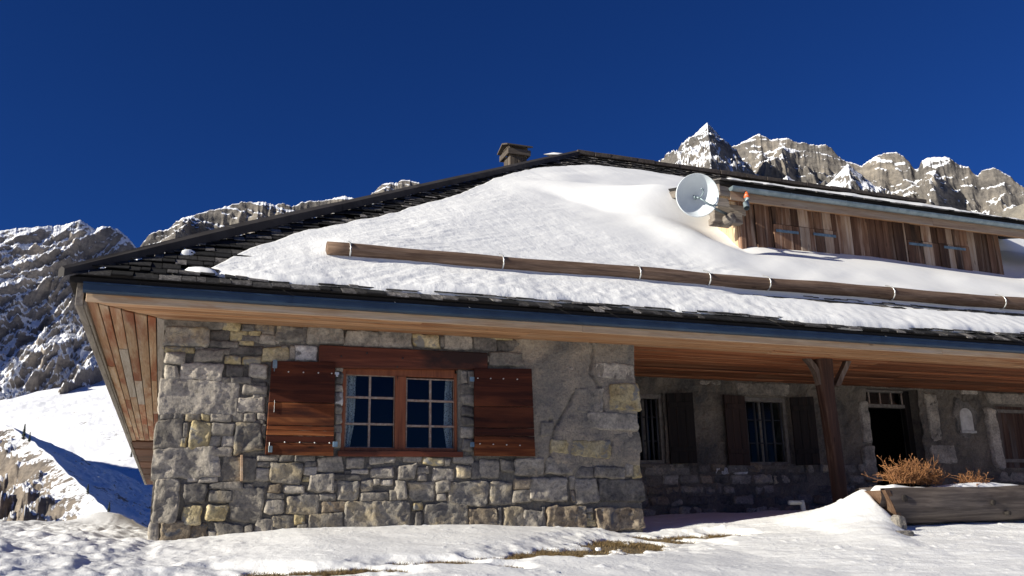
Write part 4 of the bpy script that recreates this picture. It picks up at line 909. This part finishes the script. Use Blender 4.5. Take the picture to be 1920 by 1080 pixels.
while x < DXE:
    w = rng.uniform(.14, .3)
    for r_ in range(2): slab('dormer_shingle', x + .004, x + w - .004, EY - .10 + .12 * r_ + rng.uniform(-.02, .02), EY + .35, .075 + .02 * r_, .098 + .02 * r_ + rng.uniform(0, .012), M['shingle'], .002)
    x += w
run('fascia_board', GX0 + .02, DXE, EY, EY + .035, ZE - .245, ZE - .05, M['dormer_fascia'], dorm, (3.5, 6))
run('soffit_board', DX0 - .25, DXE, EY + .04, EY + .25, ZE - .10, ZE - .075, M['soffit_front'], dorm); run('soffit_board', DX0 - .25, DXE, EY + .255, DY + .02, ZE - .06, ZE - .03, M['soffit_front'], dorm)
# galvanised half-round gutter in soldered lengths
gp = []
for k in range(13):
    a = math.radians(180 + 180 * k / 12); gp.append((EY - .085 + .075 * math.cos(a), ZE - .02 + .075 * math.sin(a) * 1.1))
gi_ = [(EY - .085 + (p[0] - EY + .085) * .93, ZE - .02 + (p[1] - ZE + .02) * .93) for p in gp[::-1]]; prof2 = gp + gi_; n = len(prof2)
dgut = empty('dormer_gutter', (14, EY - .08, ZE), dorm); x = GX0; gi = 0
for seg in range(12):
    nx = x + 1.35; drop = 0.0; V = []
    if seg == 0:
        V += [(x, a, b) for a, b in gp]; mesh('end_cap', V + [(x - .01, a, b) for a, b in gp], [tuple(range(13)), tuple(range(13, 26))[::-1]] + [(i, i+1, 14+i, 13+i) for i in range(12)] + [(12, 0, 13, 25)], M['galv'], dgut)
        V = []
    for xx in (x, nx + .02): V += [(xx, a, b + rng.uniform(-.001, .001)) for a, b in prof2]
    mesh('gutter_length', V, [(i, (i+1) % n, n + (i+1) % n, n + i) for i in range(n)], M['galv'], dgut, False)
    V, F = tube_vf([(nx - .012, EY - .085, ZE - .02), (nx + .012, EY - .085, ZE - .02)], .081, 24, False); V = [v for v in V]
    V = [(v[0], v[1], min(v[2], ZE - .015)) for v in V]; mesh('joint', V, F, M['galv'], dgut); x = nx
# downpipe stub hanging below the gutter
a = at(1400, 368, EY - .12); b = at(1398, 392, EY - .14)
dp = empty('downpipe', a, dorm)
tube('pipe', [a + np.array([0, 0, .02]), a + np.array([0, 0, -.06]), a * .45 + b * .55, b + np.array([-.01, -.05, 0])], [.05, .055, .06, .055], M['galv'], dp, 14, False)
tube('collar', [a + np.array([0, 0, .11]), a + np.array([0, 0, .07]), a + np.array([0, 0, .0]), a + np.array([0, 0, -.035])], [.012, .03, .055, .058], M['orange'], dp, 14)
# barge boards and beam ends at the left corner of the dormer
for px, py, w, hgt, y0, y1, mt in ((1362, 358, .30, .19, EY - .0, EY + .06, 'old_grey_x'), (1354, 378, .34, .16, EY + .08, EY + .14, 'old_grey_x')):
    p = at(px, py, y0); box('barge_board', p[0] - w / 2, p[0] + w / 2, y0, y1, p[2] - hgt / 2, p[2] + hgt / 2, M[mt], dorm, .008, .008)
for y in (EY + .3, DY + .6, DY + 1.5, DY + 2.4): box('side_rafter', VX0 + .04, DX0, y, y + .1, droof(y) - .13, droof(y) - .005, M['old_grey_x'], dorm, .01)
slab('side_barge', VX0, VX0 + .035, EY - .03, 7.0, -.16, -.005, M['old_grey'])
for (xa, ya, xb, yb2, Yf, dep) in ((1340, 400, 1392, 414, DY - .12, .16), (1346, 386, 1398, 398, DY - .06, .2), (1336, 412, 1372, 420, DY - .02, .14)):
    p, q = at(xa, yb2, Yf), at(xb, ya, Yf); box('beam_end', p[0], q[0], Yf, Yf + dep, p[2], q[2], M['old_grey_x'], dorm, .012, .006)
p = at(1368, 410, DY - .2); tube('beam_end', [p + np.array([-.02, .25, 0]), p + np.array([0, -.08, -.01])], [.10, .105], M['old_grey'], dorm, 16)
box('side_hatch_board', at(1300, 400, DY + 1)[0] - .1, DX0 - .03, DY + 1.3, DY + 1.34, float(roofz(DY + 1.3)) - .2, droof(DY + 1.3) - .7, M['dormer'], dorm, .005)
# thin snow on the dormer roof
nx_, ny_ = 200, 30; X, Yg = np.meshgrid(np.linspace(VX0 + .12, DXE - .2, nx_), np.linspace(0, 1, ny_), indexing='ij')
ylow = EY + .06 + .05 * fbm(X * 2, 3, 1, 3); Yy = ylow + (5.15 - ylow) * Yg ** 1.5; e = sstep(0, .06, Yg) * sstep(1, .97, Yg) * sstep(VX0 + .12, VX0 + .4, X)
H = .10 + (.07 + .03 * fbm(X * 1.5, Yy * 1.5, 8, 3)) * e - .03 * (1 - e)
tag(mesh('dormer_snow', np.stack([X, Yy, ZE + .05 + DS * (Yy - EY) + H], -1).reshape(-1, 3), grid_faces(nx_, ny_), M['roof_snow'], None, True), 'thin layer of snow along the top of the dormer roof', 'snow', kind='stuff')

# ------------------------------------------------------------------ satellite dish
dc = at(1308, 366, EY - .35); dish = empty('satellite_dish', dc); tag(dish, 'round white satellite dish with hooked feed arm at the dormer corner', 'dish')
to = EYE - dc; to /= np.linalg.norm(to); axd = to + np.array([.30, 0, .14]); axd /= np.linalg.norm(axd)
e1 = np.cross(axd, [0, 0, 1.0]); e1 /= np.linalg.norm(e1); e2 = np.cross(e1, axd)            # e1: picture left or right
RD = np.linalg.norm(at(1348, 365, EY - .35) - at(1268, 365, EY - .35)) / 2 * .83; DEP = .25; n = 48; V = []; nr_ = 10
for k in range(nr_ + 1):
    f = k / nr_
    for i in range(n):
        t = i * 2 * math.pi / n; V.append(dc + (e1 * math.cos(t) + e2 * math.sin(t)) * RD * f + axd * (DEP * f * f - DEP))
for rr, hh in ((1.035, .012), (1.05, -.01), (1.045, -.035), (1.0, -.03)):
    for i in range(n): t = i * 2 * math.pi / n; V.append(dc + (e1 * math.cos(t) + e2 * math.sin(t)) * RD * rr + axd * hh)
for k in range(nr_ - 1, -1, -1):
    f = k / nr_
    for i in range(n): t = i * 2 * math.pi / n; V.append(dc + (e1 * math.cos(t) + e2 * math.sin(t)) * RD * f + axd * (DEP * f * f - DEP - .014))
rows = len(V) // n; F = [(k*n+i, k*n+(i+1) % n, (k+1)*n+(i+1) % n, (k+1)*n+i) for k in range(rows - 1) for i in range(n)]
mesh('reflector', V, F, M['dish'], dish, True)
def dpt(px, py, lift):
    d = ray(px, py); t = ((dc + axd * lift - EYE) @ axd) / (d @ axd); return EYE + d * t
tube('feed_arm', [dpt(1345, 385, .0), dpt(1336, 385, .03), dpt(1330, 383, .05), dpt(1313, 372, .04)], .016, M['galv'], dish, 10)
tube('feed_hook', [dpt(1311, 372, .03), dpt(1316, 367, .08), dpt(1319, 360, .10), dpt(1318.5, 355, .10), dpt(1316.5, 353, .10), dpt(1314.5, 355, .09)], [.014, .015, .016, .016, .016, .018], M['galv'], dish, 10)
p = dpt(1305, 370, -DEP * .9); tube('clamp', [p, dpt(1310, 371, .04)], [.03, .02], M['galv'], dish, 10); tube('clamp', [dpt(1301, 366, -.12), dpt(1304, 374, -.10)], .022, M['galv'], dish, 8)
bk = dc - axd * DEP; tube('mast', [bk, bk - axd * .15, np.array([DX0 - .05, DY - .05, bk[2] - .12])], .028, M['galv'], dish, 10)

# ------------------------------------------------------------------ chimney
CY = 12.0
def cp(px, py, Y=CY): return at(px, py, Y)
cxc = cp(966, 310)[0]; chim = empty('chimney', (cxc, CY, 11.0), chalet); chim['label'] = 'weathered board-clad chimney with gabled cap'
zt = cp(966, 296)[2]; hw = .285
for i in range(6):
    for fx, fy, ax in ((0, -1, 0), (0, 1, 0), (-1, 0, 1), (1, 0, 1)):
        a = -hw + i * 2 * hw / 6 + .004; b = a + 2 * hw / 6 - .008; tp = .93; wv = rng.uniform(-.008, .008)
        if ax == 0: ys = sorted((fy * hw, fy * (hw - .03))); c = [(cxc + q * k, CY + w_ * k + wv * fy, z_) for z_, k in ((10.6, 1), (zt, tp)) for q, w_ in ((a, ys[0]), (b, ys[0]), (b, ys[1]), (a, ys[1]))]
        else: xs2 = sorted((fx * hw, fx * (hw - .03))); c = [(cxc + w_ * k + wv * fx, CY + q * k, z_) for z_, k in ((10.6, 1), (zt, tp)) for w_, q in ((xs2[0], a), (xs2[1], a), (xs2[1], b), (xs2[0], b))]
        hexa('board', c, M['chimney'], chim, .004)
box('flue', cxc - .24, cxc + .24, CY - .24, CY + .24, 10.7, zt - .02, M['room'], chim, 0)
zc1 = cp(966, 287)[2]
for s in (-1, 1):
    box('collar', cxc - .37, cxc + .37, CY + s * .345 - .025, CY + s * .345 + .025, zt - .04, zc1 - .02, M['chimney_x'], chim, .008, .004)
    box('collar', cxc + s * .345 - .025, cxc + s * .345 + .025, CY - .317, CY + .317, zt - .035, zc1 - .025, M['chimney_x'], chim, .008, .004)
zk = cp(966, 281)[2]; zr = cp(966, 273)[2]
for sx_ in (-1, 1):
    for sy_ in (-1, 1): box('post', cxc + sx_ * .27 - .03, cxc + sx_ * .27 + .03, CY + sy_ * .27 - .03, CY + sy_ * .27 + .03, zc1 - .05, zk + .05, M['chimney'], chim, .006)
for s in (-1, 1):
    o = .42; c = [(cxc - o, CY + s * .002, zr - .035), (cxc + o, CY + s * .002, zr - .035), (cxc + o, CY + s * .43, zk - .06), (cxc - o, CY + s * .43, zk - .06)]
    if s < 0: c = c[::-1]
    hexa('cap_board', c + [(p[0], p[1], p[2] + .05) for p in c], M['chimney_x'], chim, .008)
box('crosspiece', cxc - .3, cxc + .3, CY - .3, CY + .3, zk - .02, zk + .01, M['chimney_x'], chim, .005)

# ------------------------------------------------------------------ porch: rear wall with windows and door
PY = 2.55
def pb(px, py): p = at(px, py, PY); return p[0], p[2]
W1 = (pb(1190, 800)[0], pb(1247, 800)[0], pb(1220, 870)[1], pb(1220, 738)[1]); W2 = (pb(1398, 800)[0], pb(1480, 800)[0], pb(1440, 873)[1], pb(1440, 745)[1])
DO = (pb(1630, 800)[0], pb(1728, 800)[0], 1.2, pb(1670, 729)[1]); W3 = (pb(1875, 820)[0], pb(1875, 820)[0] + 1.1, pb(1890, 878)[1], pb(1890, 762)[1])
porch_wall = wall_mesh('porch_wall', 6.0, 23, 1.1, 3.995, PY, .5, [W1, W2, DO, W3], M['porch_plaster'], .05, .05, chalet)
z = 1.45
while z < 2.4:
    hgt = rng.uniform(.16, .3); x = 6.4 + rng.uniform(0, .2)
    while x < 12.6:
        w = rng.uniform(.2, .52)
        if rng.uniform() < .75: stone(x + .02, z + .01, x + w - .02, z + hgt - .02, rng.choice(['g', 'd', 'b', 'k']), porch_wall, PY, .06)
        x += w
    z += hgt
for a, b, c, d, k in ((1738, 740, 1760, 828, 'g'), (1612, 752, 1628, 830, 'g'), (1615, 835, 1640, 900, 'g'), (1742, 832, 1790, 870, 'g'), (1310, 714, 1350, 722, 'l'), (1380, 718, 1478, 742, 'g'), (1845, 738, 1935, 758, 'g'), (1850, 765, 1871, 880, 'l'), (1340, 876, 1400, 890, 'w'), (1800, 730, 1830, 740, 'l'), (1205, 876, 1290, 892, 'g'), (1870, 884, 1940, 905, 'g')):
    xa, xb = pb(a, (b + d) / 2)[0], pb(c, (b + d) / 2)[0]; stone(xa, pb((a + c) / 2, d)[1], xb, pb((a + c) / 2, b)[1], k, porch_wall, PY, .08)
def barred(hole, name_label):
    a, b, lo, hi_ = hole; w = empty('window', ((a + b) / 2, PY, lo), chalet); w['label'] = name_label
    for x0, x1, z0, z1 in ((a - .02, a + .07, lo, hi_), (b - .07, b + .02, lo, hi_), (a + .07, b - .07, hi_ - .08, hi_), (a + .07, b - .07, lo, lo + .07)): box('frame', x0, x1, PY + .05, PY + .16, z0, z1, M['grey_frame'], w, .006)
    box('sash', (a + b) / 2 - .025, (a + b) / 2 + .025, PY + .20, PY + .24, lo + .05, hi_ - .05, M['grey_frame'], w, .004)
    for k in range(2):
        xa = a + .07 + k * ((b - a) / 2 - .045); box('pane', xa, xa + (b - a) / 2 - .095, PY + .215, PY + .22, lo + .07, hi_ - .08, M['old_glass'], w, 0)
    for k in range(5):
        x = a + .10 + (b - a - .2) * k / 4; tube('bar', [(x, PY + .10, lo + .02), (x, PY + .10, hi_ - .02)], .02, M['barpaint'], w, 8)
    for k in (.33, .67): box('crossbar', a + .06, b - .06, PY + .108, PY + .122, lo + (hi_ - lo) * k - .012, lo + (hi_ - lo) * k + .012, M['iron'], w, .002)
    box('window_sill', a - .08, b + .08, PY - .06, PY + .3, lo - .07, lo - .002, M['porch_plaster'], w, .01)
barred(W1, 'barred porch window beside the stone corner'); barred(W2, 'barred porch window between two open shutters')
def open_shutter(hx, side, lo, hi_, width, ang, mat, lab):
    s = empty('shutter', (hx, PY - .05, lo), chalet); s['label'] = lab; ca, sa = math.cos(ang), math.sin(ang); nb = 3
    def T(u, v): return hx + side * (u * ca) , PY - .05 - u * sa - v
    for k in range(nb):
        u0, u1 = width * k / nb + .002, width * (k + 1) / nb - .002; c = []
        for z_ in (lo, hi_):
            q = [T(u0, .03), T(u1, .03), T(u1, 0), T(u0, 0)]; q = q if side > 0 else q[::-1]; c += [(p[0], p[1], z_) for p in q]
        hexa('board', c, M[mat], s, .004)
    for z_ in (lo + .2, hi_ - .25):
        q = [T(.02, .05), T(width - .03, .05), T(width - .03, .032), T(.02, .032)]; q = q if side > 0 else q[::-1]
        hexa('batten', [(p[0], p[1], z_) for p in q] + [(p[0], p[1], z_ + .09) for p in q], M[mat], s, .004)
open_shutter(W1[1] + .02, 1, W1[2], W1[3] + .0, .46, .55, 'black_wood', 'near-black shutter swung open right of the corner window')
open_shutter(W2[0] - .02, -1, W2[2], W2[3], .5, .13, 'brown_shutter', 'dull brown shutter swung open to the left')
open_shutter(W2[1] + .02, 1, W2[2], W2[3], .42, .6, 'black_wood', 'near-black shutter swung open to the right')
door = empty('doorway', ((DO[0] + DO[1]) / 2, PY, 1.5), chalet); tz = pb(1670, 757)[1]
for x0, x1, z0, z1 in ((DO[0] - .02, DO[0] + .06, 1.4, DO[3]), (DO[1] - .14, DO[1] + .02, 1.4, DO[3]), (DO[0] + .06, DO[1] - .14, tz - .05, tz + .02), (DO[0] + .06, DO[1] - .14, DO[3] - .04, DO[3] + .01)):
    box('frame', x0, x1, PY + .22, PY + .34, z0, z1, M['black_wood'] if x1 > DO[1] - .2 and x0 > DO[0] + .3 else M['grey_frame'], door, .006)
tw = (DO[1] - .14 - DO[0] - .06)
for k in range(4): box('transom_pane', DO[0] + .06 + tw * k / 4, DO[0] + .06 + tw * (k + 1) / 4 - .03, PY + .27, PY + .275, tz + .02, DO[3] - .04, M['glass'], door, 0)
for k in range(1, 5): box('transom_bar', DO[0] + .06 + tw * k / 4 - .03, DO[0] + .06 + tw * k / 4, PY + .255, PY + .29, tz + .02, DO[3] - .04, M['muntin'], door, .003)
box('door_leaf', DO[0] + .06, DO[0] + .12, PY + .36, PY + 1.2, 1.45, tz - .05, M['black_wood'], door, .006)
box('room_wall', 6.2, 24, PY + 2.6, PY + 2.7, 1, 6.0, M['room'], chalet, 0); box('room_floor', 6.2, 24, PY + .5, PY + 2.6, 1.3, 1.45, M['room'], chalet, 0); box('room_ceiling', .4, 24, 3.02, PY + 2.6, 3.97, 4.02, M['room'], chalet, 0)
w3 = empty('shutter', (W3[0] + .5, PY, W3[2]), chalet); w3['label'] = 'closed red-brown shutter at the right picture edge'
for k in range(7): box('board', W3[0] + k * .158, W3[0] + (k + 1) * .158 - .004, PY + .02 + rng.uniform(0, .008), PY + .06, W3[2], W3[3], M['post'], w3, .004)
for z_ in (W3[2] + .12, W3[3] - .14): box('batten', W3[0] + .02, W3[1] - .02, PY - .012, PY + .018, z_, z_ + .07, M['grey_frame'], w3, .004)
# arched niche stone
nc = at(1806, 788, PY); nz0, nz1, nw = at(1806, 808, PY)[2], at(1806, 766, PY)[2], .17
niche = empty('niche', nc, chalet); out = [(-nw, nz0), (nw, nz0), (nw, nz1 - .15)] + [(nw * math.cos(t), nz1 - .15 + .15 * math.sin(t)) for t in np.linspace(.2, math.pi - .2, 9)] + [(-nw, nz1 - .15)]
k = len(out); V = [(nc[0] + a, PY - .085, b) for a, b in out] + [(nc[0] + a * 1.05, PY + .03, b) for a, b in out]
mesh('niche_plaque', V, [tuple(range(k)), tuple(range(k, 2*k))[::-1]] + [(i, k+i, k+(i+1) % k, (i+1) % k) for i in range(k)], M['plaque'], niche)
box('niche_ledge', nc[0] - .2, nc[0] + .2, PY - .12, PY, nz0 - .05, nz0 - .003, M['plaque'], niche, .01, .006)
ring = []
for i in range(28):
    t = i * 2 * math.pi / 28; q = 1 + .12 * math.sin(3 * t + 1) + .08 * math.sin(7 * t); ring.append((nc[0] + .30 * q * math.cos(t), nc[2] + .04 + .38 * q * math.sin(t)))
V = [(a, PY - .066, b) for a, b in ring] + [(nc[0] + (a - nc[0]) * 1.12, PY, nc[2] + (b - nc[2]) * 1.12) for a, b in ring]
mesh('niche_surround', V, [tuple(range(28))] + [(i, 28+i, 28+(i+1) % 28, (i+1) % 28) for i in range(28)], M['d'], niche)

# ------------------------------------------------------------------ porch post
PYP = .10; pa, pbm = at(1551, 676, PYP), at(1588, 935, PYP); post = empty('porch_post', pbm, chalet)
xt, xb = at(1553, 676, PYP)[0], at(1587, 930, PYP)[0]; V = []; ns = 18; n = 16
for k in range(ns):
    t = k / (ns - 1); z_ = 1.35 + (ZS - 1.35) * t; hwid = .105 + .035 * t - .02 * math.sin(t * 3.1); cxp = xb + (xt - xb) * t + .012 * math.sin(t * 5)
    for i in range(n):
        a = i * 2 * math.pi / n + math.pi / n; c_, s_ = math.cos(a), math.sin(a); e = .5
        V.append((cxp + hwid * math.copysign(abs(c_) ** e, c_) + .008 * math.sin(9 * t + 3 * a), PYP + .14 + hwid * math.copysign(abs(s_) ** e, s_), z_))
F = [(k*n+i, k*n+(i+1) % n, (k+1)*n+(i+1) % n, (k+1)*n+i) for k in range(ns - 1) for i in range(n)]
mesh('shaft', V, F, M['post'], post, True)
for s, pts in ((-1, [(1512, 673), (1522, 684), (1531, 700), (1538, 722)]), (1, [(1588, 678), (1582, 692), (1574, 708), (1568, 724)])):
    c = [at(px, py, PYP + .12) for px, py in pts]; V = []
    for p in c: V += [p + np.array([-.05, -.05, 0]), p + np.array([.05, -.05, 0]), p + np.array([.05, .05, 0]), p + np.array([-.05, .05, 0])]
    c0 = V[0:4]; V = [v + np.array([0, 0, 0]) for v in V]
    F = [(k*4+i, k*4+4+i, k*4+4+(i+1) % 4, k*4+(i+1) % 4) for k in range(3) for i in range(4)] + [(0, 1, 2, 3), (15, 14, 13, 12)]
    mesh('brace', V, F, M['brace'], post)
run('plate_beam', 6.2, BX1, PYP - .0, PYP + .26, ZS - .004, ZS + .02, M['dark_beam'], post, (6, 9)) if False else None

# ------------------------------------------------------------------ hollowed-log trough with dried plants
TY0, TY1 = -1.25, -.68; TX0, TX1 = at(1660, 930, TY0)[0], 13.6; TZ1 = at(1760, 913, TY0)[2]; TZ0 = TZ1 - .50
tr = empty('log_trough', ((TX0 + TX1) / 2, -1.0, TZ0)); tag(tr, 'hollowed weathered log trough planter standing in the snow before the porch', 'planter')
def tprof(f, inner=False):                                 # cross-section, y/z pairs from front rim round the bottom to the rear rim
    out = []
    for k in range(15):
        a = math.pi + math.pi * k / 14; wy = (TY1 - TY0) / 2 * (1 if not inner else .76); hz = (TZ1 - TZ0) * (1 if not inner else .55)
        out.append(((TY0 + TY1) / 2 + wy * math.copysign(abs(math.cos(a)) ** .75, math.cos(a)), TZ1 + hz * -abs(math.sin(a)) ** .7))
    return out
nxs = 70; V = []; X_ = np.linspace(TX0, TX1, nxs)
po, pi_ = tprof(0), tprof(0, True)[::-1]; sec = po + pi_; n = len(sec)
for i, x in enumerate(X_):
    for j, (y_, z_) in enumerate(sec):
        q = .035 * float(perlin(x * 1.1, y_ * 4, z_ * 4)) + .016 * float(perlin(x * 2.2, y_ * 14, z_ * 14))
        dz = (z_ - TZ1) / (TZ1 - TZ0); xo = max(0, -dz) * .28 * max(0, 1 - (x - TX0) / .5) if j < 15 else 0     # the end is cut back towards the bottom
        V.append((x + xo, y_ - q, z_ + q * .7))
F = [(i*n+j, i*n+(j+1) % n, (i+1)*n+(j+1) % n, (i+1)*n+j) for i in range(nxs - 1) for j in range(n)]
mesh('log_body', V, [f[::-1] for f in F], M['trough'], tr, True)
V = [(TX0 + .012 + max(0, (TZ1 - z_) / (TZ1 - TZ0)) * .28, (TY0 + TY1) / 2 + (y_ - (TY0 + TY1) / 2) * .985, z_ - .035) for y_, z_ in po]; V += [(v[0] + .08, v[1], v[2]) for v in V]
mesh('end_board', V, [tuple(range(15)), tuple(range(15, 30))[::-1]] + [(i, i+1, 16+i, 15+i) for i in range(14)] + [(14, 0, 15, 29)], M['trough_end'], tr)
for px, py, r_ in ((1697, 934, .042), (1864, 942, .034), (1893, 962, .028)):
    p = at(px, py, TY0 - .0); V, F = tube_vf([p + np.array([0, .06, 0]), p + np.array([0, -.004, 0]), p + np.array([0, -.010, 0])], [r_ * 1.25, r_ * 1.15, r_ * .7], 14); mesh('knot', V, F, M['knot'], tr)
nx_, ny_ = 120, 14; X, Yg = np.meshgrid(np.linspace(TX0 + .10, TX1 - .1, nx_), np.linspace(TY0 + .05, TY1 - .04, ny_), indexing='ij')
hump = .07 * np.exp(-((X - at(1830, 900, -1)[0]) / .55) ** 2) + .05 * np.exp(-((X - TX0 - .15) / .35) ** 2)
ed = np.minimum(sstep(TY0 + .05, TY0 + .12, Yg), sstep(TY1 - .04, TY1 - .1, Yg)) * sstep(TX0 + .10, TX0 + .3, X)
H = TZ1 - .07 + ed * (.07 + hump + .02 * perlin(X * 4, Yg * 4, 2))
tag(mesh('trough_snow', np.stack([X, Yg, H], -1).reshape(-1, 3), grid_faces(nx_, ny_), M['roof_snow'], None, True), 'cap of snow filling the log trough planter', 'snow', kind='stuff')
def shrub(name, px, py, spread, height, nst, lab, seedv):
    g = np.random.default_rng(seedv); b0 = at(px, py, (TY0 + TY1) / 2); parts = []
    for _ in range(nst):
        a = g.uniform(0, 6.283); rr = g.uniform(0, 1.0) * spread; base = b0 + np.array([rr * math.cos(a) * .75, .35 * rr * math.sin(a), -.06])
        ln = height * g.uniform(.45, 1.05); out = np.array([math.cos(a) * g.uniform(-.1, .55), math.sin(a) * .4, 1.0]) + g.normal(0, .3, 3); out /= np.linalg.norm(out)
        pts = [base]; d = out.copy(); ns_ = 6
        for k in range(ns_):
            d = d + g.normal(0, .34, 3); d[2] = max(d[2], .12); d /= np.linalg.norm(d); pts.append(pts[-1] + d * ln / ns_)
        parts.append(tube_vf(pts, [.0055 * (1 - .6 * k / ns_) for k in range(ns_ + 1)], 4, False))
        for _ in range(g.integers(3, 8)):
            k = g.integers(2, ns_); d2 = d + g.normal(0, .7, 3); d2 /= np.linalg.norm(d2); l2 = g.uniform(.04, .12); q = pts[k] + d2 * l2 * .5 + g.normal(0, .012, 3)
            parts.append(tube_vf([pts[k], q, q + (d2 + g.normal(0, .5, 3)) * l2 * .5], [.0035, .003, .002], 3, False))
        if g.uniform() < .6:
            e = pts[-1]; parts.append(tube_vf([e, e + d * .012, e + d * .02], [.004, .010, .003], 5))
    V, F = join_vf(parts); o = empty(name, b0); tag(o, lab, 'plant'); mesh('stems', V, F, M['twig'], o)
shrub('dried_plant', 1696, 898, .36, .46, 95, 'larger bush of dry orange-brown stems in the log trough', 3)
shrub('dried_plant', 1742, 900, .30, .40, 70, 'dense dry orange-brown bush beside the larger one, trough centre', 9)
shrub('dried_plant', 1822, 908, .24, .26, 55, 'smaller low tuft of dry brown stems in the log trough', 5)

# ------------------------------------------------------------------ small things in front of the porch
pp = empty('water_pipe', at(1510, 968, .25)); tag(pp, 'pale standing pipe with side arm poking out of the snow by the porch', 'pipe')
a, b = at(1503, 938, .25), at(1514, 990, .25); tube('upright', [b, a], .038, M['pipe'], pp, 16)
tube('arm', [at(1506, 942.5, .25), at(1479, 942.5, .25)], .034, M['pipe'], pp, 16)
def rock(name, px, py, w, dep, hgt, mat, lab, cat, sd_):
    c = on_ground(px, py); bm = bmesh.new(); bmesh.ops.create_icosphere(bm, subdivisions=3, radius=1)
    for v in bm.verts:
        u = np.array(v.co); u = np.sign(u) * np.abs(u) ** .6; f = 1 + .16 * float(fbm(u[0] * 1.3 + sd_, u[1] * 1.3, u[2] * 1.3, 3))
        v.co = Vector((c[0] + u[0] * f * w / 2, c[1] + dep / 2 + u[1] * f * dep / 2, c[2] + .03 + hgt * .4 + u[2] * f * hgt / 2))
    return tag(bm_obj(name, bm, M[mat], None), lab, cat)
rock('prop_stone', 1695, 999, .19, .14, .22, 'd', 'small upright stone propping the trough end', 'stone', 3)
rock('flat_stone', 1702, 1011, .32, .18, .085, 'd', 'flat mossy stone lying in the snow below the trough end', 'stone', 8)
rock('snow_lump', 1124, 1038, .06, .05, .035, 'snow', 'lone little lump of snow on the dry grass', 'snow lump', 5)
